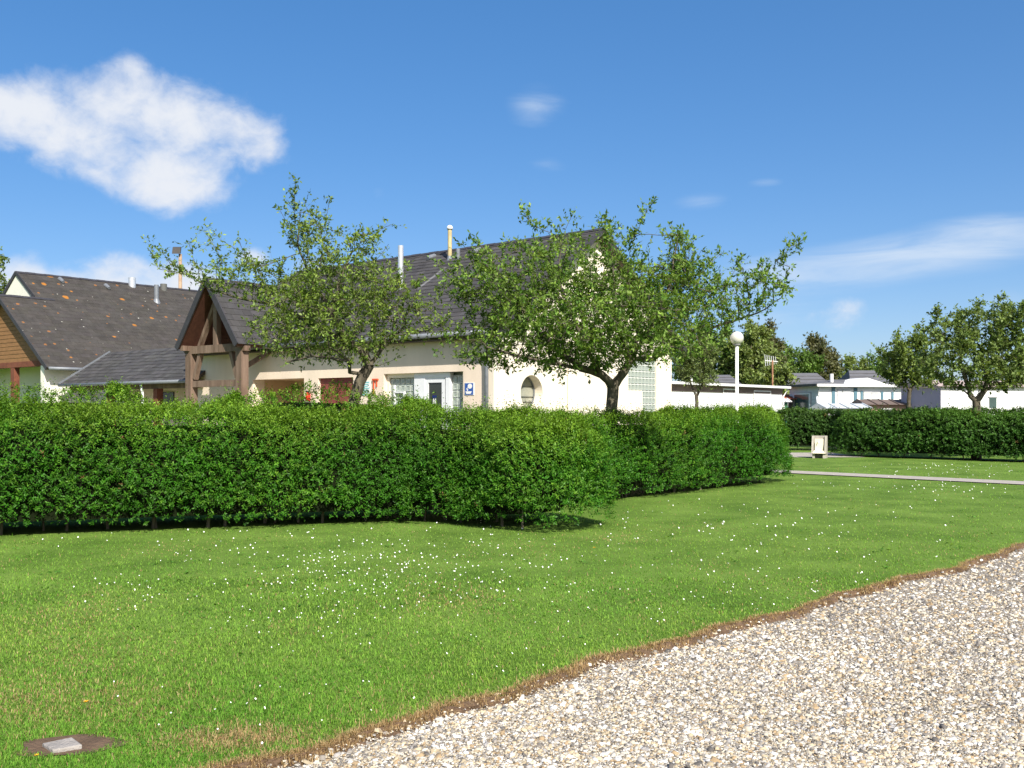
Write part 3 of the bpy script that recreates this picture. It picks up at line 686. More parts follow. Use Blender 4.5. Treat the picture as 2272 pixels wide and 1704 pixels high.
m = MB(); m.box(2 * HR - HU + .5, HV0 + .32, 0, 2 * HR - HU + .8, HV1, HZE + .1); m.box(2 * HR - HU + .5, HV1 - .3, 0, HU - .5, HV1, HZE + .1); m.build('rear_wall', M_hw, hs, HO)
k = 0
while True:     # boarded wing gable, plank by plank
    z0 = HZE + .32 + k * .165; z1 = z0 + .158
    def hw(z): return (WZ - .10 - z) / hk - .02
    if hw(z1) < .05: break
    v_ = HVW + .32
    m = MB(); m.add([(WR - hw(z0), v_, z0), (WR + hw(z0), v_, z0), (WR + hw(z1), v_ + .012, z1), (WR - hw(z1), v_ + .012, z1), (WR - hw(z0), v_ + .04, z0), (WR + hw(z0), v_ + .04, z0), (WR + hw(z1), v_ + .04, z1), (WR - hw(z1), v_ + .04, z1)],
        [(0, 1, 2, 3), (7, 6, 5, 4), (0, 4, 5, 1), (1, 5, 6, 2), (2, 6, 7, 3), (3, 7, 4, 0)]); m.build('plank', M_clad, hs, HO); k += 1
m = MB(); m.box(2 * WR - HU + .5, HVW + .27, HZE + .1, HU - .52, HVW + .5, HZE + .315); m.build('gable_beam', mat('stained_post', (.17, .06, .035)), hs, HO)
for x_ in (34, -60):
    u_, _ = on_v(x_, 850, HVW + .4); m = MB(); m.box(u_ - .16, HVW + .28, 0, u_ + .16, HVW + .5, HZE + .1); m.build('post', mat('stained_post', (.17, .06, .035)), hs, HO)
gutter(hs, HO, (HU + .05, HVW + .05, HZE - .03), (HU + .05, 20.2, HZE - .03), .065)
HP = Vector((HU, HV0, HZE)); HN = Vector((-hup.z, 0, hup.x)); HN = HN if HN.z > 0 else -HN
roof_pipe(hs, HO, 347, 668, 632, .11, M_zinc, 'flue_pipe', HP, HN)
roof_pipe(hs, HO, 293, 634, 616, .17, M_steel, 'flue_pipe', HP, HN, flash=False)
roof_pipe(hs, HO, 363, 642, 630, .16, mat('dark_cowl', (.12, .12, .11), .6), 'roof_cowl', HP, HN, flash=False)
for x_, y_ in ((136, 625), (238, 639)):
    b = on_plane(x_, y_, HP, HN); m = MB(); m.tube([b + Vector((-.15, 0, .14)), b + Vector((.02, 0, .06)), b + Vector((.18, 0, -.02))], [.10, .09, .07], 10); m.build('roof_vent', M_zinc, hs, HO)

# ------------------------------------------------------------------ flood light mast behind the house
fp = at(400, 560, 58); fl = empty('floodlight_mast', (fp.x, fp.y, 0), 0, 'tall wooden mast with dark floodlight head above left roof', 'floodlight')
m = MB(); m.tube([(0, 0, 0), (0, 0, fp.z - .1)], [.14, .095], 10); m.build('pole', mat('mast_wood', (.34, .24, .16), .85, .2, 4), fl, smooth=True)
m = MB(); hb = Vector((-.15, -.1, fp.z))
m.slab([hb + Vector(p) for p in ((-.25, -.16, -.12), (.22, -.16, -.12), (.22, -.04, .28), (-.25, -.04, .28))], (0, -.95, -.3), .16)
m.build('lamp_head', mat('lamp_dark', (.06, .055, .05), .5), fl)

# ------------------------------------------------------------------ globe lamp post
gp = at(1635, 750, 26.0); gl = empty('street_lamp', (gp.x, gp.y, 0), 0, 'white pole lamp with smoky globe beside the large apple tree', 'lamp post')
m = MB(); m.tube([(0, 0, 0), (0, 0, .9), (0, 0, .92), (0, 0, gp.z - .16)], [.06, .06, .044, .042], 14); m.build('pole', M_white, gl, smooth=True)
m = MB(); m.tube([(0, 0, gp.z - .19), (0, 0, gp.z - .13)], [.085, .10], 14); m.build('collar', mat('lamp_grey', (.25, .25, .24), .5), gl)
def globe(r, name, mt, parent, loc, keep=None):
    bm = bmesh.new(); bmesh.ops.create_uvsphere(bm, u_segments=24, v_segments=16, radius=r); me = bpy.data.meshes.new(name); bm.to_mesh(me); bm.free()
    me.polygons.foreach_set('use_smooth', [True] * len(me.polygons)); o = link(name, me, mt, parent); o.location = loc; return o
gm = mat('smoky_globe', (.62, .60, .52), .15, .06, 2, spec=.6)
globe(.175, 'globe', gm, gl, (0, 0, gp.z))
m = MB(); m.tube([(0, 0, gp.z - .14), (0, 0, gp.z - .02), (0, 0, gp.z + .06)], [.03, .05, .03], 10); m.build('bulb', mat('bulb_cream', (.75, .68, .48), .4), gl)

# ------------------------------------------------------------------ concrete tap stand by the right-hand hedge
tp = gnd(1818, 1016.5); tr = empty('water_trough', (tp.x, tp.y, 0), -TH + .25, 'cream and grey concrete tap stand at the end of right hedge', 'tap stand')
M_cc = mat('cast_concrete', (.40, .37, .32), .9, .2, 6, .3, 50); M_ivory = mat('ivory_panel', (.78, .73, .56), .6, .05, 5)
m = MB(); m.box(-.24, .12, 0, .24, .2, .76); m.build('back_slab', M_cc, tr)
for s in (-1, 1):
    m = MB(); x = s * .21; m.add([(x - .03, -.2, .16), (x + .03, -.2, .16), (x + .03, .12, .16), (x - .03, .12, .16), (x - .03, -.02, .76), (x + .03, -.02, .76), (x + .03, .12, .76), (x - .03, .12, .76)],
        [(0, 3, 2, 1), (4, 5, 6, 7), (0, 1, 5, 4), (1, 2, 6, 5), (2, 3, 7, 6), (3, 0, 4, 7)]); m.build('side_slab', M_cc, tr)
    m = MB(); m.box(s * .17 - .04, -.16, 0, s * .17 + .04, .1, .16); m.build('leg', M_cc, tr)
m = MB(); m.box(-.14, -.06, .24, .14, -.01, .66); m.build('front_panel', M_ivory, tr)
m = MB(); m.add([(-.2, -.24, .17), (.2, -.24, .17), (.2, -.02, .17), (-.2, -.02, .17), (-.15, -.2, .26), (.15, -.2, .26), (.15, -.02, .26), (-.15, -.02, .26)], [(0, 3, 2, 1), (4, 5, 6, 7), (0, 1, 5, 4), (1, 2, 6, 5), (2, 3, 7, 6), (3, 0, 4, 7)]); m.build('basin', M_ivory, tr)
m = MB(); m.tube([(0, -.06, .58), (0, -.14, .58), (0, -.15, .53)], .012, 8); m.build('tap', M_steel, tr)

# ------------------------------------------------------------------ mobile homes and sheds behind the right-hand hedges
M_hw2 = mat('mobile_white', (.80, .80, .78), .55, .03, 2)
M_shut = mat('blue_shutter', (.10, .19, .24), .6, .1, 4); M_gl2 = mat('window_green', (.05, .085, .08), .15, .2, 2, spec=.6)
M_felt = mat('grey_felt', (.13, .13, .135), .85, .2, 3); M_trim = mat('roof_trim', (.72, .72, .70), .5, .04, 3); M_brn = mat('brown_eave_shade', (.20, .145, .125), .8, .15, 4)
M_door = mat('white_shutter', (.74, .74, .75), .5, .04, 6)
def home_one():
    u = -19.2; v0, v1 = 31.2, 42.6; h = 2.62; d = 3.2; og = (u, v0, 0)
    r = empty('mobile_home', W(u, v0, 0), -TH, 'flat roofed white mobile home left of the globe lamp', 'mobile home')
    m = MB(); m.box(u - d, v0, .25, u, v1, h); m.build('wall', M_hw2, r, og)
    m = MB(); m.box(u - d + .1, v0 + .1, 0, u - .1, v1 - .1, .25); m.build('base', M_felt, r, og)
    m = MB(); m.add([(u + .28, v0 - .2, h + .10), (u + .28, v1 + .35, h + .10), (u - d - .2, v1 + .35, h + .26), (u - d - .2, v0 - .2, h + .26), (u + .28, v0 - .2, h + .0), (u + .28, v1 + .35, h + .0), (u - d - .2, v1 + .35, h + .0), (u - d - .2, v0 - .2, h + .0)],
        [(0, 1, 2, 3), (7, 6, 5, 4), (0, 4, 5, 1), (1, 5, 6, 2), (2, 6, 7, 3), (3, 7, 4, 0)]); m.build('roof', M_trim, r, og)
    m = MB(); m.box(u, v0, h - .26, u + .03, v1, h - .001); m.build('eave_shade_band', M_brn, r, og)  # brown strip paints the roof overhang's shadow on the wall top
    for x0, x1, y0, y1 in ((1604, 1634, 862, 925), (1672, 1708, 866, 912)):
        a, zt = on_u(x0, y0, u); b, _ = on_u(x1, y0, u); _, zb = on_u(x0, y1, u)
        m = MB(); m.box(u - .01, a, max(.4, zb), u + .025, b, zt); w = m.build('window', M_door, r, og)
        m = MB(); m.box(u + .025, a, zt - .05, u + .05, b, zt); m.box(u + .025, a - .04, max(.4, zb), u + .045, a, zt); m.box(u + .025, b, max(.4, zb), u + .045, b + .04, zt); m.build('frame', M_trim, w, og)
        for q in range(1, 6):
            zz = zt - q * .16
            m = MB(); m.box(u + .025, a + .02, zz - .01, u + .03, b - .02, zz); m.build('slat', mat('slat_grey', (.55, .55, .56), .6), w, og)
    m = MB(); m.tube([(u + .2, v1 + .25, h), (u + .05, v1 + .02, h - .35), (u + .05, v1 + .02, .3)], .04, 8); m.build('downpipe', M_trim, r, og)
    m = MB(); m.tube([(u - 1.2, v0 + 5.2, h), (u - 1.2, v0 + 5.2, h + .45)], .07, 8); m.build('flue', M_trim, r, og)
home_one()
AZH = R_(76)
def home_two():
    c = at(1817, 912, 48); og = (0, 0, 0); rz = R_(90) - AZH
    r = empty('mobile_home', (c.x, c.y, 0), rz, 'white mobile home with blue shutters and clad end window', 'mobile home')
    Lh_, d, h = 9.0, 2.7, 2.88     # local x along the long face, -y faces us
    m = MB(); m.box(0, 0, .2, Lh_, d, h); m.build('wall', M_hw2, r)
    for k in range(15):
        z0 = .25 + k * .175
        m = MB(); m.add([(-.05, -.02, z0), (-.02, -.02, z0 + .168), (-.02, d, z0 + .168), (-.05, d, z0), (0, -.02, z0), (0, -.02, z0 + .168), (0, d, z0 + .168), (0, d, z0)],
            [(0, 3, 2, 1), (4, 5, 6, 7), (0, 1, 5, 4), (1, 2, 6, 5), (2, 3, 7, 6), (3, 0, 4, 7)]); m.build('plank', mat('grey_siding', (.66, .66, .62), .7, .08, 4), r)
    m = MB(); m.box(-.09, .75, 1.15, -.051, 2.15, 2.42); w = m.build('window', M_gl2, r)
    m = MB(); m.box(-.11, .65, 1.1, -.06, .75, 2.5); m.box(-.11, 2.15, 1.1, -.06, 2.25, 2.5); m.box(-.11, .75, 2.42, -.06, 2.15, 2.5); m.build('frame', M_trim, w)
    rf = [(-.2, -.2), (-.2, d + .2)]
    m = MB(); zr = h + .30
    m.add([(-.25, -.25, h), (Lh_ + .2, -.25, h), (Lh_ + .2, d / 2, zr), (1.6, d / 2, zr), (-.25, d + .25, h), (Lh_ + .2, d + .25, h)], [(0, 1, 2, 3), (0, 3, 4), (4, 3, 2, 5), (1, 5, 2), (0, 4, 5, 1)]); m.build('roof', M_felt, r)
    m = MB(); m.box(-.26, -.30, h - .1, Lh_ + .2, -.25, h + .03); m.build('trim', M_trim, r)
    m = MB(); m.bar((-.29, -.28, h - .02), (-.29, d + .28, h - .02), .06, .12); m.build('trim', mat('lamp_dark', (.06, .055, .05)), r)
    gx = 2.45       # small pediment over the entrance
    m = MB(); m.add([(gx - 1.2, -.31, h + .02), (gx + 1.2, -.31, h + .02), (gx, -.31, h + .34), (gx - 1.2, 1.2, h + .02), (gx + 1.2, 1.2, h + .02), (gx, 1.2, h + .34)], [(0, 1, 2), (3, 5, 4), (0, 2, 5, 3), (1, 4, 5, 2), (0, 3, 4, 1)]); m.build('pediment', M_hw2, r)
    def lx(x): 
        k = (x - CX) / F; dx, dy = math.cos(rz), math.sin(rz); return (k * c.y - c.x) / (dx - k * dy)
    for x0, x1, y0, y1 in ((1845, 1852, 859, 898), (1894, 1901, 860, 897), (1909, 1914, 867, 890), (1954, 1959, 868, 888), (1977, 1982, 869, 885)):
        a, b = lx(x0), lx(x1); m = MB(); m.box(a, -.04, CAMZ + (HZ - y1) / F * 48, b, -.002, CAMZ + (HZ - y0) / F * 48); m.build('shutter', M_shut, r)
    for x0, x1, y0, y1 in ((1858, 1867, 865, 897), (1871, 1888, 865, 897), (1917, 1932, 871, 885), (1935, 1950, 872, 885)):
        a, b = lx(x0), lx(x1); z0, z1 = CAMZ + (HZ - y1) / F * 48, CAMZ + (HZ - y0) / F * 48
        m = MB(); m.box(a, -.03, z0, b, -.002, z1); w = m.build('window', M_door, r); m = MB(); m.box(a - .03, -.05, z1, b + .03, -.005, z1 + .05); m.box(a - .03, -.05, z0, a, -.005, z1); m.build('frame', mat('slat_grey', (.55, .55, .56)), w)
    m = MB(); m.tube([(1.0, .5, h + .1), (1.0, .5, h + .55)], .09, 10); m.build('flue', M_trim, r)
    m = MB(); m.box(.1, .1, 0, Lh_ - .1, d - .1, .2); m.build('base', M_felt, r)
home_two()
def home_three():
    c = at(2087, 912, 41); rz = R_(90) - AZH; r = empty('mobile_home', (c.x, c.y, 0), rz, 'white mobile home behind the broad tree at right edge', 'mobile home')
    Lh_, d, h = 10.0, 2.6, 2.62
    m = MB(); m.box(0, 0, .2, Lh_, d, h); m.build('wall', M_hw2, r)
    m = MB(); m.box(-.02, -.03, .2, -.001, d, h - .05); m.build('end_shade_panel', mat('lilac_shade', (.42, .40, .46), .6, .05, 3), r)  # white end wall with its shade painted on as lilac grey
    m = MB(); m.add([(-.2, -.2, h), (Lh_ + .2, -.2, h), (Lh_ + .2, d / 2, h + .3), (-.2, d / 2, h + .3), (-.2, d + .2, h), (Lh_ + .2, d + .2, h)], [(0, 1, 2, 3), (3, 2, 5, 4), (0, 3, 4), (1, 5, 2), (0, 4, 5, 1)]); m.build('roof', mat('pink_grey_roof', (.42, .33, .30), .8), r)
    for a in (2.35, 5.2):
        m = MB(); m.box(a, -.03, 1.72, a + .34, -.002, 2.18); w = m.build('window', M_gl2, r); m = MB(); m.box(a - .05, -.05, 2.18, a + .39, -.005, 2.23); m.box(a - .05, -.05, 1.67, a + .39, -.005, 1.72); m.build('frame', M_trim, w)
    m = MB(); m.box(.1, .1, 0, Lh_ - .1, d - .1, .2); m.build('base', M_felt, r)
home_three()
def shed(name, x0, x1, yt, yb, Y, label, cat, wallm, roofm, rise=.3, depth=1.6):
    a = at(x0, yt, Y); b = at(x1, yt, Y); r = empty(name, (a.x, Y, 0), 0, label, cat); w = b.x - a.x; h = a.z; e = CAMZ + (HZ - yb) / F * Y
    m = MB(); m.box(0, 0, 0, w, depth, e); m.build('wall', wallm, r)
    m = MB(); m.add([(-.15, -.2, e), (w + .15, -.2, e), (w + .15, depth / 2, h), (-.15, depth / 2, h), (-.15, depth + .2, e), (w + .15, depth + .2, e)], [(0, 1, 2, 3), (3, 2, 5, 4), (0, 3, 4), (1, 5, 2), (0, 4, 5, 1)]); m.build('roof', roofm, r)
    n = max(3, int(w / .35))
    for i in range(n + 1):
        x = -.12 + (w + .24) * i / n; m = MB(); m.bar((x, -.2, e + .02), (x, depth / 2, h + .02), .05, .03); m.build('batten', roofm, r)
    m = MB(); m.box(w * .35, -.03, .05, w * .65, -.002, e - .15); m.build('door', M_door, r)
    return r
shed('garden_shed', 1726, 1748, 884, 892, 46.5, 'little green shed with white roof beside flat roofed home', 'shed', mat('shed_green', (.05, .18, .12), .7), M_trim, depth=1.2)
shed('garden_shed', 1726, 1760, 874, 886, 50, 'red tiled shed behind the little green shed', 'shed', mat('shed_dark', (.06, .05, .045), .8), mat('red_tile', (.36, .10, .05), .8, .2, 5), depth=2)
shed('awning_hut', 1925, 2010, 886, 898, 43, 'pink walled hut with brown roof in front of shuttered home', 'hut', mat('pink_wall', (.62, .40, .32), .85, .08, 3), mat('brown_sheet', (.16, .12, .10), .8, .25, 4), depth=2.0)
shed('awning_hut', 1836, 1925, 895, 906, 42, 'low hut with pale grey sheet roof above right hedge', 'hut', M_hw2, mat('pale_sheet', (.55, .58, .60), .5, .1, 4), depth=2.0)
# satellite dish
dp = at(1812, 894, 44); ds = empty('satellite_dish', (dp.x, dp.y, 0), 0, 'small grey satellite dish before the shuttered mobile home', 'dish')
m = MB(); m.tube([(0, 0, 0), (0, 0, dp.z)], .03, 8); m.build('pole', M_zinc, ds)
m = MB(); vs = []; nn = 20
axd = Vector((.85, -.5, .25)).normalized(); s1 = axd.cross(Vector((0, 0, 1))).normalized(); s2 = s1.cross(axd)
ctr = Vector((0, 0, dp.z))
for ring, (rr_, dd) in enumerate(((.02, 0), (.17, .03), (.30, .09))):
    for j in range(nn): t = 2 * math.pi * j / nn; vs.append(ctr + axd * dd + (s1 * math.cos(t) + s2 * math.sin(t)) * rr_)
fs = [tuple(range(nn))] + [(i * nn + j, i * nn + (j + 1) % nn, (i + 1) * nn + (j + 1) % nn, (i + 1) * nn + j) for i in range(2) for j in range(nn)]
m.add(vs, fs); o = m.build('dish', mat('dish_grey', (.55, .57, .58), .5), ds, smooth=True); md = o.modifiers.new('solid', 'SOLIDIFY'); md.thickness = .015
m = MB(); m.tube([ctr - s2 * .28 + axd * .08, ctr + axd * .32], .012, 6); m.build('feed_arm', M_zinc, ds)
# television aerial
ap = at(1714, 800, 47); an = empty('television_aerial', (ap.x, ap.y, 0), 0, 'television aerial on rusty pole above flat roofed home', 'aerial')
m = MB(); m.tube([(0, 0, 0), (0, 0, ap.z)], .04, 8); m.build('pole', mat('rusty_pole', (.32, .16, .09), .8, .3, 6), an)
m = MB(); m.bar((-.35, 0, ap.z), (.25, 0, ap.z - .05), .03, .03); m.build('boom', M_trim, an)
for k in range(6):
    m = MB(); x = -.33 + k * .1; m.bar((x - .05, -.05, ap.z + .28 - .02 * k), (x + .02, .05, ap.z - .26 + .02 * k), .022, .022); m.build('element', M_trim, an)
# far bungalows
def bungalow(x0, x1, yr, ye, Y, label):
    a = at(x0, ye, Y); b = at(x1, ye, Y); zr = CAMZ + (HZ - yr) / F * Y; r = empty('bungalow', (a.x, Y, 0), R_(-4), label, 'house', 'far grey roofed bungalows'); w = b.x - a.x; d = 4.0
    m = MB(); m.box(.2, .2, 0, w - .2, d - .2, a.z); m.build('wall', mat('far_wall', (.30, .26, .22), .9), r)
    m = MB(); m.add([(0, -.2, a.z), (w, -.2, a.z), (w - .45, d / 2, zr), (.45, d / 2, zr), (0, d + .2, a.z), (w, d + .2, a.z)], [(0, 1, 2, 3), (3, 2, 5, 4), (0, 3, 4), (1, 5, 2), (0, 4, 5, 1)]); m.build('roof', mat('far_roof', (.13, .13, .14), .75, .15, 2), r)
    for q in range(4):
        t = q / 4; m = MB(); m.bar((.45 * t + .05, -.2 + (d / 2 + .2) * t, a.z + (zr - a.z) * t + .03), (w - .45 * t - .05, -.2 + (d / 2 + .2) * t, a.z + (zr - a.z) * t + .03), .05, .04); m.build('roof_seam', mat('far_roof', (.13, .13, .14)), r)
    m = MB(); m.box(w * .4, .1, 1.0, w * .6, .19, 2.0); m.build('window', M_gl2, r)
bungalow(1738, 1846, 825, 858, 58, 'far bungalow roof between trees above shuttered mobile home')
bungalow(1886, 1975, 819, 852, 60, 'far bungalow roof just left of the small tree')
bungalow(1560, 1648, 829, 856, 55, 'far bungalow roof hidden behind thin tree and globe lamp')

# ------------------------------------------------------------------ hedges
def path_sampler(path):
    p = np.array([q[:2] for q in path], float); h = np.array([q[2] for q in path], float)
    seg = np.linalg.norm(np.diff(p, axis=0), axis=1); cum = np.concatenate([[0], np.cumsum(seg)])
    def f(s):
        x = np.interp(s, cum, p[:, 0]); y = np.interp(s, cum, p[:, 1]); hh = np.interp(s, cum, h)
        e = .25; x2 = np.interp(s + e, cum, p[:, 0]) - np.interp(s - e, cum, p[:, 0]); y2 = np.interp(s + e, cum, p[:, 1]) - np.interp(s - e, cum, p[:, 1])
        t = unit(np.stack([x2, y2], 1)); return np.stack([x, y], 1), t, hh
    return f, cum[-1], p, h
def hedge(name, path, hw, n_shoots, label, seed, leaf=(.044, .0175), col=(.040, .150, .010), new=(.15, .26, .022), pw=.6, zbot=.09, lumps=.15, front=.62, stems=0, group=None, perleaf=7, inset=.20):
    r = np.random.default_rng(seed); f, L, P, H = path_sampler(path)
    x0, y0 = P.mean(axis=0); root = empty(name, (x0, y0, 0), 0, label, 'hedge', group)
    # arclength table of the profile
    tt = np.linspace(0, math.pi / 2, 200); lat = np.cos(tt) ** pw; zz = np.sin(tt) ** pw
    hm = H.mean(); al = np.concatenate([[0], np.cumsum(np.hypot(np.diff(lat) * hw, np.diff(zz) * (hm - zbot)))]); al /= al[-1]
    n = n_shoots; perim_end = math.pi * hw * .75
    u = r.random(n); side = np.where(r.random(n) < front, 1, -1)
    tot = 2 * L + 2 * perim_end; kind = r.random(n)
    is_end = kind < 2 * perim_end / tot * 1.7
    s = r.random(n) * L; s = np.where(is_end, np.where(r.random(n) < .5, 0, L), s)
    c, t, hh = f(s)
    nl = np.stack([t[:, 1], -t[:, 0]], 1)         # right-hand normal of the direction of travel
    # make "front" the side that faces the camera
    sgn = np.sign(-(nl * c).sum(1)); nl = nl * sgn[:, None] * side[:, None]
    ang = r.uniform(-math.pi / 2, math.pi / 2, n); outward = np.where(s[:, None] < L / 2, -t, t)
    nl = np.where(is_end[:, None], outward * np.cos(ang)[:, None] + np.stack([-outward[:, 1], outward[:, 0]], 1) * np.sin(ang)[:, None], nl)
    th = np.interp(r.random(n), al, tt)
    la = np.cos(th) ** pw; zz = np.sin(th) ** pw
    q = 2 / pw; gx = la ** (q - 1) / hw; gz = zz ** (q - 1) / (hh - zbot)
    gl_ = np.hypot(gx, gz); nx = gx / gl_; nz = gz / gl_
    wv = .94 + .06 * np.sin(s * 2.1 + seed)
    pos = np.concatenate([c + nl * (la * hw * wv)[:, None], (zbot + (hh - zbot) * zz)[:, None]], 1)
    nor = np.concatenate([nl * nx[:, None], nz[:, None]], 1)
    bulge = snoise(pos, seed + 1, 2.6, 3) * lumps + snoise(pos, seed + 2, 6.5, 2) * lumps * .6
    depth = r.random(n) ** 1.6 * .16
    pos = pos + nor * (bulge - depth)[:, None]
    # skirts: ragged lower edge
    low = (pos[:, 2] < .30) & (r.random(n) < .62 + .5 * snoise(pos, seed + 5, 3.0, 2)); keep = ~low
    pos, nor, depth, hh2, th = pos[keep], nor[keep], depth[keep], hh[keep], th[keep]; n = len(pos)
    up = np.array([0, 0, 1.0])
    d = unit(nor * .75 + up * .55 + r.normal(size=(n, 3)) * .42)
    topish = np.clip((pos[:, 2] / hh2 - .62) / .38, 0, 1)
    ln = r.uniform(.08, .16, n) * (1 + .5 * topish * r.random(n) ** 3)
    wild = (topish > .7) & (r.random(n) < .045); ln = np.where(wild, ln * 2.2, ln); d[wild] = unit(d[wild] * .4 + up + r.normal(size=(wild.sum(), 3)) * .15)
    a1 = unit(np.cross(d, r.normal(size=(n, 3)))); a2 = np.cross(d, a1)
    C = []; D = []; Nn = []; CL = []; SZ = []
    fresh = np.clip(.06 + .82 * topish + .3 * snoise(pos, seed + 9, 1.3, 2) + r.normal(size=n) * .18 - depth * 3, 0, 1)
    val = np.clip(1 + .22 * r.normal(size=n) + .22 * snoise(pos, seed + 20, 1.9, 3), .45, 1.7); dead = r.random(n) < .002 + .004 * np.clip(snoise(pos, seed + 21, 2.3, 2), 0, 1)
    for k in range(perleaf):
        fr = (k + .6) / perleaf; sg = 1 if k % 2 else -1; tw = (k // 2) * 1.57
        sdv = a1 * np.cos(tw)[..., None] if False else (a1 * math.cos(tw) + a2 * math.sin(tw)) * sg
        C.append(pos + d * (ln * fr)[:, None]); D.append(unit(d * .55 + sdv + r.normal(size=(n, 3)) * .25)); Nn.append(unit(d * .9 - sdv * .3 + up * .3 + r.normal(size=(n, 3)) * .3))
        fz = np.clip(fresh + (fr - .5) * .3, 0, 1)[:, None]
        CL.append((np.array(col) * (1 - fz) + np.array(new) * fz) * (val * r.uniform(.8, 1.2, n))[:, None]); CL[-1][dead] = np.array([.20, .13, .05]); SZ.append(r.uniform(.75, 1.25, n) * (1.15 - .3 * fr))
    C = np.concatenate(C) - np.array([x0, y0, 0]); D = np.concatenate(D); Nn = np.concatenate(Nn); CL = np.concatenate(CL); SZ = np.concatenate(SZ)
    v, qd = leaves(C, D, Nn, SZ * leaf[0], SZ * leaf[1])
    link('foliage', np_mesh('foliage', v, qd, np.repeat(CL, 4, axis=0)), M_leafh, root, 'stuff')
    # dense inner twigs as a closed hull, painted near black for the shade inside
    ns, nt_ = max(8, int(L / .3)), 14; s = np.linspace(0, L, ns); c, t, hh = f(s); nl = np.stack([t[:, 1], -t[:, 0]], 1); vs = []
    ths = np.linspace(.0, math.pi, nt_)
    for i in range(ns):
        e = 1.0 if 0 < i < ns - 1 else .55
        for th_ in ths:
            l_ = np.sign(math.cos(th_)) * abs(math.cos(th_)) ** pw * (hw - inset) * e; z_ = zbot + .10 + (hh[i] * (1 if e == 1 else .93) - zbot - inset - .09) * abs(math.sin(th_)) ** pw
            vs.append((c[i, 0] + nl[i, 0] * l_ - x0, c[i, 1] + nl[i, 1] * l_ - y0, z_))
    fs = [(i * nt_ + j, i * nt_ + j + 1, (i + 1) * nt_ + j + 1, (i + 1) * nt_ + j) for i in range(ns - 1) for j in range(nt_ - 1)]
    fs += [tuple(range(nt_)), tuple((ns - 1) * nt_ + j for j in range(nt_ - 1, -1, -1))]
    mm = MB(); mm.add(vs, fs); mm.build('inner_twig_shade', M_core, root)
    # stems at the foot
    if stems:
        protos = []
        for k in range(4):
            pts = [Vector((0, 0, -.02))]; a = r.uniform(0, 6.3); ls = .5
            for j in range(1, 5): pts.append(Vector((math.cos(a) * .02 * j * r.uniform(.3, 1.6), math.sin(a) * .02 * j * r.uniform(.3, 1.6), ls * j / 4)))
            m2 = MB(); m2.tube(pts, [.022, .019, .016, .014, .010], 6); o = m2.build('stem', M_twig, root); protos.append(o)
        for k in range(stems):
            s_ = np.array([L * (k + r.random()) / stems]); c_, t_, _ = f(s_); nl_ = np.array([t_[0, 1], -t_[0, 0]]); sg = np.sign(-(nl_ @ c_[0])) or 1
            pxy = c_[0] + nl_ * sg * hw * r.uniform(.1, .62)
            o = protos[k] if k < 4 else protos[k % 4].copy()
            if k >= 4: COL.objects.link(o); o.parent = root
            o.location = (pxy[0] - x0, pxy[1] - y0, 0); o.rotation_euler = (0, 0, r.uniform(0, 6.3)); sc_ = r.uniform(.7, 1.3); o.scale = (sc_, sc_, 1)
    return root
hedge('privet_hedge', [(-11.5, 11.95, 1.60), (-6.4, 13.35, 1.60), (-4.35, 14.1, 1.58), (-1.5, 15.0, 1.54), (-.35, 14.6, 1.48), (.48, 13.85, 1.40)], .92, 38000, 'nearest long clipped privet hedge across the lawn', 11, stems=34, front=.7)
hedge('privet_hedge', [(.0, 16.7, 1.52), (1.2, 18.0, 1.52), (3.0, 19.95, 1.53), (5.5, 22.65, 1.53)], .86, 16500, 'clipped hedge at the foot of the large apple tree', 12, leaf=(.047, .021), stems=18, front=.7)
hedge('privet_hedge', [(-13, 18.3, 1.92), (-9.5, 18.5, 1.94), (-7.55, 18.6, 1.96)], .75, 4200, 'hedge before the left house, ending at the porch gap', 13, leaf=(.058, .026), front=.7)
hedge('privet_hedge', [(-5.2, 18.8, 1.85), (-4.2, 18.8, 1.97), (-2.6, 18.9, 1.92), (-2.0, 18.8, 1.82)], .72, 4000, 'hedge round the foot of the left apple tree', 14, leaf=(.058, .026), front=.7)
hedge('privet_hedge', [(4.6, 29.2, 1.64), (6.2, 30.0, 1.62), (7.7, 30.8, 1.60)], .7, 5200, 'hedge behind the globe lamp post', 15, leaf=(.075, .035), col=(.045, .115, .02), front=.7, inset=.16)
hedge('privet_hedge', [(12.25, 35.35, 1.46), (14.3, 33.3, 1.52), (16.4, 31.2, 1.50), (21.0, 26.6, 1.50)], .82, 15000, 'right hand hedge under the broad tree', 16, leaf=(.072, .034), col=(.045, .125, .018), new=(.09, .19, .03), stems=16, front=.7, inset=.16)
hedge('privet_hedge', [(11.4, 41.0, 1.58), (16.5, 40.0, 1.60), (22, 38.5, 1.60)], .8, 7000, 'distant hedge seen behind the concrete tap stand', 17, leaf=(.10, .045), col=(.038, .095, .016), new=(.08, .15, .03), front=.75, inset=.16)

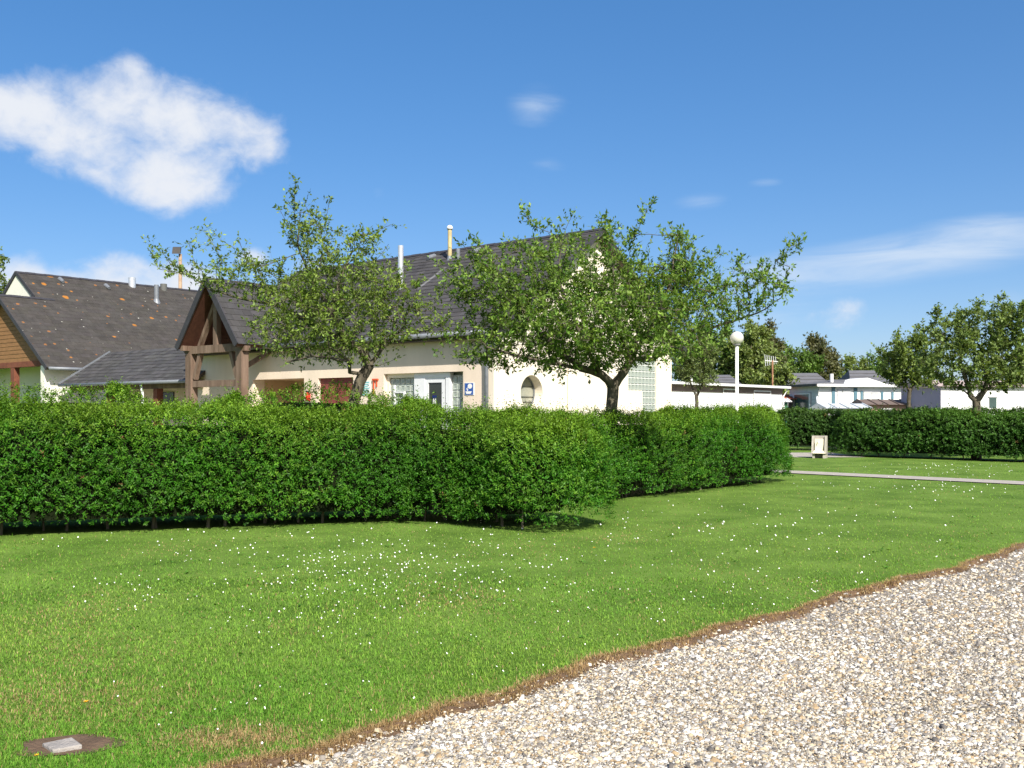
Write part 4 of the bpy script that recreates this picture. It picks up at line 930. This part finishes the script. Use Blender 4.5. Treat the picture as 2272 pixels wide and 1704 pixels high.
# ------------------------------------------------------------------ trees (space colonisation)
def grow(start_nodes, start_par, attractors, step, d_inf, d_kill, iters, r, trop=.05):
    nodes = [np.array(p, float) for p in start_nodes]; par = list(start_par)
    A = attractors.copy(); NA = np.array(nodes)
    dist = np.linalg.norm(A[:, None] - NA[None], axis=2); near = dist.argmin(1); nd = dist.min(1)
    for it in range(iters):
        act = nd < d_inf
        if not act.any(): break
        dirs = {}
        vv = unit(A[act] - NA[near[act]])
        idx = near[act]; uq, inv = np.unique(idx, return_inverse=True)
        acc = np.zeros((len(uq), 3)); np.add.at(acc, inv, vv)
        acc = unit(acc + r.normal(size=acc.shape) * .25 + np.array([0, 0, trop])); new = NA[uq] + acc * step
        base = len(nodes)
        # drop stalled growth
        ok = np.ones(len(uq), bool)
        for j, q in enumerate(new):
            nodes.append(q); par.append(int(uq[j]))
        NA = np.concatenate([NA, new]); dn = np.linalg.norm(A[:, None] - new[None], axis=2); m_ = dn.min(1); ai = dn.argmin(1)
        up_ = m_ < nd; near = np.where(up_, base + ai, near); nd = np.where(up_, m_, nd)
        keep = nd > d_kill; A, near, nd = A[keep], near[keep], nd[keep]
        if len(A) == 0 or len(nodes) > 15000: break
    return np.array(nodes), np.array(par)
def tubes(nodes, par, rad, sel, n=5):
    idx = np.where(sel & (par >= 0))[0]; a = nodes[par[idx]]; b = nodes[idx]; ra = np.minimum(rad[par[idx]], rad[idx] * 1.35); rb = rad[idx]
    d = unit(b - a); ref = np.where(np.abs(d[:, 2:3]) < .9, np.array([[0, 0, 1.0]]), np.array([[1.0, 0, 0]])); s = unit(np.cross(d, ref)); t = np.cross(d, s)
    th = np.arange(n) * 2 * math.pi / n; cs, sn = np.cos(th), np.sin(th)
    ring = s[:, None] * cs[None, :, None] + t[:, None] * sn[None, :, None]
    a2 = a - d * ra[:, None] * .25; b2 = b + d * rb[:, None] * .25
    v = np.concatenate([a2[:, None] + ring * ra[:, None, None], b2[:, None] + ring * rb[:, None, None]], 1)
    k = len(idx); base = np.arange(k)[:, None] * 2 * n; j = np.arange(n)
    q = np.stack([base + j, base + (j + 1) % n, base + n + (j + 1) % n, base + n + j], 2)
    return v.reshape(-1, 3), q.reshape(-1, 4)
def tree(name, label, Y, base_px, limbs, blobs, n_att, n_leaf, seed, group=None, step=.16, leaf=(.075, .04), col=(.075, .125, .03), col_hi=(.13, .19, .05), trunk_r=.22, tip_r=.006, d_kill=.22, d_inf=1.3, sprouts=0, zdepth=1.0, hi_mix=.5, bark=None, sides=7, hang=.0):
    """limbs: polylines [(px, py, dY), ...] as pixels at depth Y+dY, the first is the trunk; blobs: (px, py, rx, ry, weight, dY, depth/width ratio)"""
    r = np.random.default_rng(seed); sc_ = Y / F
    b0 = at(base_px, HZ, Y); root_loc = np.array([b0.x, Y, 0.0]); root = empty(name, tuple(root_loc), 0, label, 'tree', group)
    nodes = []; par = []
    def addline(pts, parent):
        prev = parent
        for p in pts:
            q = np.array(p, float)
            if prev >= 0:
                a = nodes[prev]; k = max(1, int(np.linalg.norm(q - a) / step))
                for j in range(1, k + 1):
                    nodes.append(a + (q - a) * j / k + (r.normal(size=3) * .012 if j < k else 0)); par.append(prev); prev = len(nodes) - 1
            else: nodes.append(q); par.append(-1); prev = 0
        return prev
    addline([(root_loc[0], Y, -.05)] + [tuple(at(x, y, Y + dy)) for x, y, dy in limbs[0]], -1)
    for lb in limbs[1:]:
        p = [np.array(at(x, y, Y + dy)) for x, y, dy in lb]; nn = np.array(nodes); k = int(np.linalg.norm(nn - p[0], axis=1).argmin()); addline(p[1:] if len(p) > 1 else p, k)
    wts = np.array([b[4] for b in blobs], float); wts /= wts.sum(); ch = r.choice(len(blobs), size=n_att, p=wts)
    B = np.array([[b[0], b[1], b[2], b[3], b[5] if len(b) > 5 else 0, b[6] if len(b) > 6 else zdepth] for b in blobs], float)[ch]
    g = unit(r.normal(size=(n_att, 3))) * (r.random(n_att) ** (1 / 2.6))[:, None]
    Yd = Y + B[:, 4] + g[:, 1] * B[:, 2] * B[:, 5] * sc_
    A = np.stack([(B[:, 0] - CX) / F * Y + g[:, 0] * B[:, 2] * sc_, Yd, CAMZ + (HZ - B[:, 1]) / F * Y + g[:, 2] * B[:, 3] * sc_], 1)
    nodes, par = grow(nodes, par, A, step, d_inf, d_kill, 90, r)
    # long straight water shoots
    if sprouts:
        kids = np.bincount(par[par >= 0], minlength=len(nodes)); tips = np.where(kids == 0)[0]
        hi = tips[np.argsort(-(nodes[tips, 2] + r.normal(size=len(tips)) * .5))][:int(len(tips) * .45)]
        ex = []; ep = []
        for s_ in range(sprouts):
            k = int(r.choice(hi)); out = nodes[k] - np.array([root_loc[0], Y, nodes[k, 2] - .8]); d = unit((out * .25 + np.array([0, 0, .55]) + r.normal(size=3) * .28)[None])[0]; prev = k; ln = r.uniform(.25, .85)
            for j in range(int(ln / .11)):
                q = (ex[prev - len(nodes)] if prev >= len(nodes) else nodes[prev]) + d * .11; d = unit((d + r.normal(size=3) * .06)[None])[0]
                ex.append(q); ep.append(prev); prev = len(nodes) + len(ex) - 1
        nodes = np.concatenate([nodes, np.array(ex)]); par = np.concatenate([par, np.array(ep)])
    n = len(nodes); cnt = np.zeros(n); kids = np.bincount(par[par >= 0], minlength=n)
    cnt[kids == 0] = 1
    for i in range(n - 1, 0, -1): cnt[par[i]] += cnt[i]
    rad = tip_r * np.maximum(cnt, 1) ** (math.log(trunk_r / tip_r) / math.log(cnt[0]))
    # flare of the trunk foot
    zf = nodes[:, 2]; rad = rad * (1 + .35 * np.exp(-np.maximum(zf, 0) / .18) * (rad > trunk_r * .5))
    loc = nodes - root_loc
    v, q = tubes(loc, par, rad, rad > .022, sides); link('trunk', np_mesh('trunk', v, q), bark or M_barkd, root)
    me = root.children[0].data; me.polygons.foreach_set('use_smooth', [True] * len(me.polygons))
    v, q = tubes(loc, par, rad, rad <= .022, 4); link('branches', np_mesh('branches', v, q), bark or M_barkd, root, 'stuff')
    # leafy twiglets along the thin wood
    thin = np.where((rad < tip_r * 4.5) & (par >= 0))[0]; w = 1.0 / rad[thin] ** .4; w /= w.sum()
    per = 6; k = n_leaf // per; pick = r.choice(thin, size=k, p=w); a = loc[par[pick]]; b = loc[pick]; C0 = a + (b - a) * r.random(k)[:, None]
    dirb = unit(unit(b - a) * .6 + r.normal(size=(k, 3)) * .8 + np.array([0, 0, .35])); tl = step * r.uniform(.15, 1.9, k) * (1 + .0 * w.sum())
    T = C0 + dirb * tl[:, None]; tn = np.concatenate([C0, T]); tp_ = np.concatenate([np.full(k, -1), np.arange(k)])
    v, q = tubes(tn, tp_, np.full(2 * k, tip_r * .3), np.ones(2 * k, bool), 3); link('twigs', np_mesh('twigs', v, q), bark or M_barkd, root, 'stuff')
    val = np.clip(1 + .22 * r.normal(size=k), .5, 1.6); fr = np.clip(hi_mix + .3 * r.normal(size=k), 0, 1)  # each twiglet's leaf tone varies at random between the two colours
    Cs = []; Ds = []; Ns = []; Cl = []; S = []
    for j in range(per):
        d = unit(dirb * .5 + r.normal(size=(k, 3)) * .75 + np.array([0, 0, .12 - hang])); Cs.append(C0 + (T - C0) * (r.uniform(.35, 1, k) if j else np.ones(k))[:, None] + r.normal(size=(k, 3)) * .012); Ds.append(d)
        Ns.append(unit(np.array([0, 0, 1.0]) + r.normal(size=(k, 3)) * .6)); f_ = fr[:, None]
        Cl.append((np.array(col) * (1 - f_) + np.array(col_hi) * f_) * (val * r.uniform(.8, 1.2, k))[:, None]); S.append(r.uniform(.65, 1.2, k))
    S = np.concatenate(S); v, q = leaves(np.concatenate(Cs), np.concatenate(Ds), np.concatenate(Ns), S * leaf[0], S * leaf[1], .18)
    link('crown', np_mesh('crown', v, q, np.repeat(np.concatenate(Cl), 4, axis=0)), M_leafa, root, 'stuff')
    return root
# left apple tree
tree('apple_tree', 'sparse leaning apple tree in front of the porch roof', 18.8, 784,
     [[(786, 890, 0), (798, 850, 0), (818, 812, 0), (808, 785, .05)],
      [(808, 785, .05), (760, 740, -.3), (735, 690, -.4), (760, 610, -.3), (780, 560, -.2)], [(800, 838, 0), (776, 826, -.2), (774, 800, -.5), (730, 770, -.8)],
      [(774, 800, -.5), (690, 790, -.6), (636, 803, -.7)], [(808, 785, .05), (700, 720, .5), (620, 680, .6), (561, 668, .6), (470, 645, .6), (420, 610, .7), (352, 597, .7)],
      [(818, 812, 0), (860, 760, .3), (900, 720, .5)], [(735, 690, -.4), (690, 620, 0), (660, 540, .1), (668, 470, .1)], [(820, 800, 0), (840, 812, .2), (870, 800, .3)]],
     [(735, 725, 160, 85, 5.0), (640, 735, 95, 70, 1.7), (760, 640, 135, 75, 1.7), (560, 600, 105, 40, .40), (885, 715, 70, 65, .5), (690, 520, 70, 65, .28), (780, 550, 70, 55, .30), (420, 605, 75, 26, .2), (960, 720, 40, 50, .08), (590, 650, 60, 55, .45), (780, 780, 60, 28, .5)],
     2500, 20500, 41, d_kill=.18, tip_r=.0042, sprouts=60, leaf=(.078, .038), col=(.10, .18, .028), col_hi=(.24, .32, .066), trunk_r=.108, hi_mix=.5)
# large apple tree
tree('apple_tree', 'large spreading apple tree before the shower block gable', 18.8, 1357,
     [[(1357, 900, 0), (1360, 858, 0)],
      [(1360, 858, 0), (1335, 832, -.1), (1290, 818, -.3), (1220, 805, -.5), (1150, 790, -.6), (1080, 770, -.6)], [(1360, 858, 0), (1385, 825, .1), (1400, 795, .1), (1420, 740, .2), (1400, 640, .2)],
      [(1395, 800, .1), (1440, 800, .3), (1520, 762, .5), (1600, 720, .6), (1680, 695, .6), (1735, 660, .6)], [(1335, 832, -.1), (1310, 790, -.6), (1270, 700, -.9), (1240, 620, -.8)],
      [(1400, 795, .1), (1460, 700, -.5), (1490, 620, -.5), (1503, 520, -.4)], [(1290, 818, -.3), (1200, 740, .3), (1130, 650, .4), (1080, 560, .4)], [(1400, 795, .1), (1370, 720, -1.0), (1360, 600, -1.1)]],
     [(1300, 720, 240, 95, 4.2), (1310, 795, 200, 36, 1.5), (1150, 660, 130, 95, 1.6), (1340, 640, 190, 65, 1.5), (1550, 675, 125, 62, 1.5), (1110, 775, 120, 45, .9), (1470, 640, 120, 70, 1.0), (1660, 640, 85, 55, .30), (1735, 610, 40, 60, .05), (1060, 660, 65, 100, .40), (1495, 540, 30, 35, .05), (1270, 550, 200, 50, .25), (1420, 720, 120, 60, 1.0, -1.7, .6), (1290, 740, 120, 50, .8, -1.7, .6), (1460, 785, 90, 30, .8, -2.1, .5)],
     4600, 44000, 42, d_kill=.17, tip_r=.0042, sprouts=110, leaf=(.084, .041), col=(.08, .175, .024), col_hi=(.215, .31, .058), trunk_r=.112, hi_mix=.5, zdepth=.85)
tree('apple_tree', 'broad dark apple tree standing in the right hedge', 33.0, 2167,
     [[(2167, 905, 0), (2166, 890, 0)], [(2166, 890, 0), (2140, 868, 0), (2100, 850, 0)], [(2166, 890, 0), (2185, 865, 0), (2210, 850, .3), (2250, 850, .3)], [(2150, 875, 0), (2130, 800, 0), (2140, 740, 0)], [(2185, 865, 0), (2190, 800, 0), (2200, 740, 0)]],
     [(2130, 800, 100, 70, 2.6), (2200, 750, 80, 60, 1.5), (2110, 740, 55, 40, .7), (2220, 830, 80, 45, 1.4), (2180, 690, 60, 22, .15), (2250, 760, 40, 50, .4), (2300, 820, 60, 60, .8)],
     1400, 19000, 43, sprouts=30, leaf=(.12, .07), step=.2, d_kill=.3, d_inf=1.6, col=(.11, .17, .045), col_hi=(.21, .28, .08), trunk_r=.13, tip_r=.006, hi_mix=.5)
tree('young_tree', 'small tree with slender trunk left of the broad tree', 37.0, 2016,
     [[(2016, 905, 0), (2018, 870, 0), (2005, 830, 0)], [(2018, 870, 0), (2030, 840, 0), (2035, 800, 0)]],
     [(1995, 810, 48, 55, 2), (2030, 800, 40, 60, 1.4), (2055, 830, 30, 45, .7), (1985, 760, 22, 20, .2)],
     650, 10000, 44, sprouts=12, leaf=(.12, .065), step=.2, d_kill=.3, d_inf=1.8, col=(.11, .17, .04), col_hi=(.21, .28, .07), trunk_r=.075, tip_r=.006)
tree('young_tree', 'thin tree before the flat roofed white mobile home', 33.0, 1545,
     [[(1545, 905, 0), (1545, 880, 0), (1532, 850, 0)], [(1545, 880, 0), (1560, 850, 0)]],
     [(1540, 815, 46, 42, 2), (1560, 780, 42, 45, 1), (1515, 800, 28, 45, .8), (1570, 840, 30, 30, .4)],
     600, 7000, 45, sprouts=8, leaf=(.10, .05), step=.18, d_kill=.28, d_inf=1.8, col=(.11, .16, .05), col_hi=(.20, .25, .09), trunk_r=.06, tip_r=.005)
# wind-break trees beyond the mobile homes
BG = [(1600, 66, 800, 70, 66, 5200, 0, 'bushy dark tree right behind the globe lamp'), (1668, 64, 790, 62, 60, 6500, 1, 'tallest pale green tree right of the globe lamp'),
      (1690, 72, 778, 55, 48, 4200, 2, 'brownish tree top rising behind the tallest pale tree'), (1760, 74, 815, 55, 42, 4600, 0, 'round green tree above the left bungalow roof'),
      (1820, 76, 805, 42, 46, 4200, 2, 'dark brownish tree between the two bungalow roofs'), (1880, 90, 830, 45, 38, 3200, 1, 'pale feathery tree far behind the bungalows'),
      (1950, 92, 828, 60, 40, 3400, 0, 'green tree behind the right bungalow roof'), (1535, 68, 825, 45, 45, 2600, 0, 'dark tree half hidden behind the large apple tree'),
      (2262, 60, 828, 40, 50, 2600, 1, 'tree cut by the right edge of the picture'), (1712, 53, 862, 38, 45, 2600, 1, 'grey green bush beside the little green shed'),
      (-18, 62, 640, 34, 70, 2200, 1, 'leafy tree cut by the left edge behind the house')]
PAL = [((.085, .16, .03), (.17, .27, .06)), ((.14, .20, .05), (.25, .31, .10)), ((.10, .11, .05), (.16, .16, .075))]
for i, (x, Y, yc, rx, ry, nlf, pal, lab) in enumerate(BG):
    rb = [(x, yc, rx, ry, 2), (x - rx * .5, yc + ry * .35, rx * .6, ry * .7, 1.2), (x + rx * .5, yc + ry * .3, rx * .6, ry * .75, 1.2), (x + rx * .1, yc - ry * .6, rx * .4, ry * .5, .5), (x - rx * .2, yc + ry * .9, rx * .9, ry * .6, 1)]
    tree('windbreak_tree', lab, Y, x, [[(x, 900, 0), (x + 3, yc + ry * .8, 0)], [(x + 3, yc + ry * .8, 0), (x, yc, 0)]], rb, 520, int(nlf * 2.2), 60 + i, group='windbreak trees behind the mobile homes' if x > 0 else None, leaf=(.22, .13), step=.38, d_kill=.5, d_inf=4,
         col=PAL[pal][0], col_hi=PAL[pal][1], trunk_r=.22, tip_r=.013, sprouts=8, sides=5)

# ------------------------------------------------------------------ slab in a bare patch of soil
sp = gnd(140, 1661)
m = MB(); r_ = np.random.default_rng(5); nn = 30; c0 = gnd(152, 1656)
ring = [(c0.x + math.cos(t) * (.24 + .03 * math.sin(3 * t + 1) + .015 * math.sin(7 * t)), c0.y + math.sin(t) * (.16 + .02 * math.sin(2 * t + .5) + .015 * math.sin(5 * t)), .006) for t in np.linspace(0, 2 * math.pi, nn, endpoint=False)]
m.add([(c0.x, c0.y, .010)] + ring, [(0, 1 + i, 1 + (i + 1) % nn) for i in range(nn)]); tag(m.build('bare_soil', M_soil), kind='structure')
m = MB(); q = [gnd(93, 1659), gnd(117, 1675), gnd(183, 1665), gnd(160, 1649)]; top = [Vector((p.x, p.y, .022 + .003 * i)) for i, p in enumerate(q)]
sl_ = MB(); sl_.slab(top, (0, 0, 1), .04); o = sl_.build('stone_slab', mat('pale_stone', (.30, .275, .25), .9, .2, 18, .6, 60), org=(sp.x, sp.y, 0)); o.location = (sp.x, sp.y, 0)
bv_ = o.modifiers.new('bevel', 'BEVEL'); bv_.width = .006; bv_.segments = 2
tag(o, 'pale flat stone slab in bare soil at bottom left', 'stone')

# ------------------------------------------------------------------ grass, gravel, flowers
SP = np.array([c0.x, c0.y])
def lawn_points(n, y_lo, y_hi, pw_=1.0):
    """random lawn points, denser near the camera like the detail one can see"""
    y = y_lo + (y_hi - y_lo) * rng.random(n) ** pw_; x = rng.uniform(-420, 2700, n)
    Y = CAMZ * F / (y - HZ); return np.stack([(x - CX) / F * Y, Y], 1)
def hedge_mask(p):
    bad = np.zeros(len(p), bool)
    for path, w in (([(-11.5, 11.9), (-6.4, 13.3), (-4.35, 14.05), (-1.5, 14.95), (-.35, 14.55), (.52, 13.8)], .62), ([(.0, 16.7), (5.5, 22.65)], .6), ([(12.25, 35.35), (21, 26.6)], .6)):
        for a, b in zip(path[:-1], path[1:]):
            a = np.array(a); b = np.array(b); t = np.clip(((p - a) @ (b - a)) / ((b - a) @ (b - a)), 0, 1); bad |= np.linalg.norm(p - (a + t[:, None] * (b - a)), axis=1) < w
    return bad
def grass():
    ks = 20000; se = -2.0 + 13 * rng.random(ks) ** 1.7; oe = np.clip(rng.normal(-.012, .024, ks), -.07, .04)      # dry fringe along the cut edge
    wob = .05 * np.sin(se * 1.7 + .4) + .035 * np.sin(se * 4.1 + 1.0) + .02 * np.sin(se * 9.7) - .07 * np.exp(-((se - 4.2) / 1.2) ** 2)
    fringe = E0 + se[:, None] * ED + (wob + oe)[:, None] * EN
    p = np.concatenate([lawn_points(205000, 1000, 1760), lawn_points(165000, 1150, 1780, .8), fringe])
    off = edge_off(p); ok = (off < .05) & ((off < -.01) | (rng.random(len(p)) < .8)) & ~hedge_mask(p)
    dx = (p - SP) / np.array([.21, .14]); ok &= (dx ** 2).sum(1) * (1 + .45 * snoise(p, 33, 22.0, 3)) > 1.0
    ppx = (p[:, 0] - p0.x) * pn.x + (p[:, 1] - p0.y) * pn.y; ok &= ~((np.abs(ppx) < pw) & (p[:, 0] > 5.5))
    ok &= ~((p[:, 0] > 9.2) & (p[:, 0] < 12.2) & (p[:, 1] > 34.2) & (p[:, 1] < 38))
    p = p[ok]; off = off[ok]; n = len(p); dist = p[:, 1]
    h = rng.uniform(.010, .030, n) * (1 + .35 * snoise(p, 91, 1.1, 3)) * (1 + .02 * np.clip(dist - 8, 0, 12)); tall = rng.random(n) < .012; h = np.where(tall, h * 1.9, h)
    h *= np.where(off > -.06, rng.uniform(.7, 1.5, n), 1)
    wd = rng.uniform(.0022, .0042, n) * np.clip(dist / 5.0, 1, 6)
    a = rng.uniform(0, 2 * math.pi, n); lean = rng.uniform(.25, 1.5, n); dirv = np.stack([np.cos(a), np.sin(a)], 1)
    b3 = np.concatenate([p, np.interp(off, [0, .03, .06], [0, -.018, -.035])[:, None]], 1); sd = np.stack([-np.sin(a), np.cos(a), np.zeros(n)], 1)
    mid = b3 + np.concatenate([dirv * (h * lean * .35)[:, None], (h * .62)[:, None]], 1); tip = b3 + np.concatenate([dirv * (h * lean)[:, None], (h * (1.05 - .42 * lean))[:, None]], 1)
    v = np.stack([b3 - sd * wd[:, None] * .5, b3 + sd * wd[:, None] * .5, mid + sd * wd[:, None] * .4, tip, mid - sd * wd[:, None] * .4], 1)
    base = np.arange(n)[:, None] * 5
    f1 = base + np.array([0, 1, 2]); f2 = base + np.array([0, 2, 4]); f3 = base + np.array([4, 2, 3])
    nr = dist < 9.5; f4 = base + np.array([0, 1, 3]); tri = np.concatenate([f1[nr], f2[nr], f3[nr], f4[~nr]])
    # colours: lush / yellowish patches, straw along the drive and in the dry corner
    pt = .5 + .5 * snoise(p, 77, .9, 3); pt2 = .5 + .5 * snoise(p, 78, 3.1, 3)
    lush = np.array([.115, .30, .026]); yel = np.array([.275, .41, .062]); straw = np.array([.48, .37, .19]); rust = np.array([.36, .22, .10])
    f = np.clip(.15 + .65 * pt + .4 * (pt2 - .5) + rng.normal(size=n) * .2, 0, 1)[:, None]; c = lush * (1 - f) + yel * f
    dry = np.exp(-(np.minimum(off - .03, 0) / .115) ** 2) * (1.0 + .2 * pt2); sxy = gnd(530, 1640); dd = (p - np.array([sxy.x, sxy.y])) / np.array([.36, .19]); dry = np.maximum(dry, 1.05 * np.exp(-(dd ** 2).sum(1)))
    bl = gnd(60, 1560); dd = (p - np.array([bl.x, bl.y])) / np.array([.8, .5]); dry = np.maximum(dry, .40 * np.exp(-(dd ** 2).sum(1))); dry = np.maximum(dry, .30 * np.clip(snoise(p, 79, 2.0, 2), 0, 1))
    he = gnd(1300, 1195); dd = (p - np.array([he.x + .3, he.y])) / np.array([.55, .45]); dry = np.maximum(dry, .5 * np.exp(-(dd ** 2).sum(1)))
    isd = (rng.random(n) < dry + .035)[:, None]; mixr = rng.random((n, 1)); c = np.where(isd, straw * mixr + rust * (1 - mixr), c) * rng.uniform(.7, 1.3, (n, 1))
    me = np_mesh('grass', v.reshape(-1, 3), tri, np.repeat(c, 5, axis=0), tri=True)
    o = link('grass', me, M_grass); tag(o, 'short green lawn grass between hedge and gravel', 'grass', kind='stuff')
grass()
def weeds():
    k = 520; c = lawn_points(k, 1120, 1760, .9); m_ = (edge_off(c) < -.15) & ~hedge_mask(c) & ((((c - SP) / .3) ** 2).sum(1) > 1); c = c[m_]; k = len(c); per = 9
    sp = rng.uniform(.02, .09, k) * np.clip(c[:, 1] / 7, .8, 1.8); P2 = np.repeat(c, per, axis=0) + rng.normal(size=(k * per, 2)) * np.repeat(sp, per)[:, None] * .6; n = len(P2)
    C = np.concatenate([P2, rng.uniform(.004, .018, (n, 1))], 1); a = rng.uniform(0, 6.3, n); D = np.stack([np.cos(a), np.sin(a), rng.uniform(.1, .7, n)], 1)
    Nn = unit(np.array([0, 0, 1.0]) + rng.normal(size=(n, 3)) * .3); S = rng.uniform(.012, .03, n) * np.clip(P2[:, 1] / 7, .8, 1.6)
    v, q = leaves(C, D, Nn, S, S * rng.uniform(.45, .8, n), .12); col = np.array([.09, .22, .03]) * rng.uniform(.6, 1.35, (n, 1)) + np.array([.06, .03, .0]) * (rng.random((n, 1)) < .2)
    tag(link('lawn_weeds', np_mesh('lawn_weeds', v, q, np.repeat(col, 4, axis=0)), M_grass), 'low clover and broad leaved weeds in the lawn', 'weeds', kind='stuff')
weeds()
def gravel():
    n = 205000; y = 1190 + (1790 - 1190) * rng.random(n) ** .85; x = rng.uniform(450, 2750, n); Y = CAMZ * F / (y - HZ); p = np.stack([(x - CX) / F * Y, Y], 1)
    off = edge_off(p); ok = (off > -.035) & (rng.random(n) < np.where(off < .012, .05, np.clip(off / .07, .2, 1))); sel = np.where(ok)[0][:112000]; p = p[sel]; off = off[sel]; n = len(p); gz = np.interp(off, [.0, .03, .06], [.004, -.018, -.035])
    sz = rng.lognormal(math.log(.0050), .5, n) * np.clip(p[:, 1] / 6.0, .9, 2.2); sz = np.clip(sz, .003, .017); big = rng.random(n) < .004; sz = np.where(big, rng.uniform(.010, .018, n), sz)
    cube = np.array([(-1, -1, -1), (1, -1, -1), (1, 1, -1), (-1, 1, -1), (-1, -1, 1), (1, -1, 1), (1, 1, 1), (-1, 1, 1)], float)
    v = cube[None] * np.array([1, 1, 1.0]) * (1 + rng.uniform(-.45, .25, (n, 8, 1))) + rng.uniform(-.28, .28, (n, 8, 3))
    v[:, 4:, :2] *= .62
    sc3 = np.stack([sz * rng.uniform(.8, 1.6, n), sz * rng.uniform(.6, 1.0, n), sz * rng.uniform(.3, .55, n)], 1); v = v * sc3[:, None]
    a = rng.uniform(0, 2 * math.pi, n); ca, sa = np.cos(a), np.sin(a); tx = rng.normal(size=n) * .25
    z2 = v[:, :, 2] + v[:, :, 0] * tx[:, None]; xx = v[:, :, 0] * ca[:, None] - v[:, :, 1] * sa[:, None]; yy = v[:, :, 0] * sa[:, None] + v[:, :, 1] * ca[:, None]
    v = np.stack([xx + p[:, 0:1], yy + p[:, 1:2], z2 + gz[:, None] + (sc3[:, 2] * rng.uniform(.3, 1.3, n))[:, None]], 2)
    q = np.array([(4, 5, 6, 7), (0, 1, 5, 4), (1, 2, 6, 5), (2, 3, 7, 6), (3, 0, 4, 7)]); f = (np.arange(n)[:, None, None] * 8 + q[None]).reshape(-1, 4)
    pal = np.array([(.50, .465, .40), (.66, .64, .59), (.42, .345, .23), (.33, .24, .14), (.24, .215, .185), (.12, .11, .10), (.47, .415, .32), (.34, .325, .31)]); w = np.array([.19, .10, .2, .1, .14, .09, .14, .08])
    c = pal[rng.choice(len(pal), n, p=w / w.sum())] * rng.uniform(.92, 1.32, (n, 1)) * (1 + .16 * snoise(p, 55, 2.4, 3))[:, None]; c[big] = np.array([.68, .66, .62])
    o = link('gravel', np_mesh('gravel', v.reshape(-1, 3), f, np.repeat(np.clip(c, 0, .85), 8, axis=0)), mat('gravel_stone', (1, 1, 1), .8, .08, 60, spec=.25, attr=True))
    tag(o, 'loose white and tan flint gravel on the drive', 'gravel', kind='stuff')
gravel()
def daisies():
    pts = []
    for (cx, cy, sx, sy, k) in ((760, 1250, 190, 42, 210), (950, 1275, 140, 40, 110), (280, 1310, 55, 22, 26), (620, 1370, 120, 40, 36), (560, 1560, 180, 40, 22), (1780, 1200, 260, 60, 80), (1550, 1170, 180, 30, 45), (2050, 1085, 190, 12, 60), (2130, 1042, 110, 9, 80), (1350, 1300, 300, 90, 60), (1700, 1310, 160, 50, 40), (1100, 1330, 260, 70, 40), (300, 1200, 200, 20, 20), (1200, 1480, 120, 30, 12)):
        xs = rng.normal(cx, sx, k); ys = np.clip(rng.normal(cy, sy, k), 1030, 1690)
        for x, y in zip(xs, ys): g = gnd(x, y); pts.append((g.x, g.y))
    p = np.array(pts); p = p[(edge_off(p) < -.12) & ~hedge_mask(p)]; n = len(p)
    r0 = rng.uniform(.0036, .0064, n) * np.clip(p[:, 1] / 9, .8, 1.6); t = np.arange(8) * math.pi / 4; z = rng.uniform(.018, .034, n); tl = rng.normal(size=(n, 2)) * .3 + np.array([-.15, .75])
    ring = np.stack([np.cos(t), np.sin(t)], 1); xy = p[:, None] + ring[None] * r0[:, None, None] * (1 + .25 * np.array([1, -1] * 4))[None, :, None]
    zz = z[:, None] + (ring[None] * tl[:, None]).sum(2) * r0[:, None]
    top = np.concatenate([xy, zz[..., None]], 2); ctr = np.concatenate([p, (z + .002)[:, None]], 1)[:, None]; foot = np.concatenate([p, np.zeros((n, 1))], 1)[:, None]
    v = np.concatenate([top, ctr, foot], 1); b = np.arange(n)[:, None] * 10
    tri = np.concatenate([b + np.array([i, (i + 1) % 8, 8]) for i in range(8)])
    o = link('daisies', np_mesh('daisies', v.reshape(-1, 3), tri, tri=True), M_petal); tag(o, 'white daisies scattered across the lawn', 'flowers', kind='stuff')
daisies()
def dandelion(x, y, label, s=1.0):
    g = gnd(x, y + 12); r = empty('dandelion', (g.x, g.y, 0), 0, label, 'flower', 'dandelions in the lawn')
    m = MB(); m.tube([(0, 0, 0), (.003, 0, .03), (.004, -.002, .055 * s)], .0022, 6); m.build('stem', mat('flower_stem', (.12, .18, .04), .7), r)
    m = MB(); nn = 22; c = Vector((.004, -.002, .058 * s))
    for k in range(nn):
        t = 2.399 * k; ln = .019 * s * (.55 + .45 * ((k % 3) / 2)); d = Vector((math.cos(t), math.sin(t), .25 + .6 * (1 - k / nn))).normalized(); sd = Vector((-math.sin(t), math.cos(t), 0)) * .003
        m.add([c, c + d * ln * .6 + sd, c + d * ln, c + d * ln * .6 - sd], [(0, 1, 2, 3)])
    m.build('flower_head', M_yflow, r)
dandelion(190, 1570, 'open yellow dandelion in grass above the stone slab', 1.0)
dandelion(80, 1684, 'small yellow dandelion below the stone slab', .7)
dandelion(1318, 1219, 'yellow dandelion in lawn beyond the hedge end', 1.3)
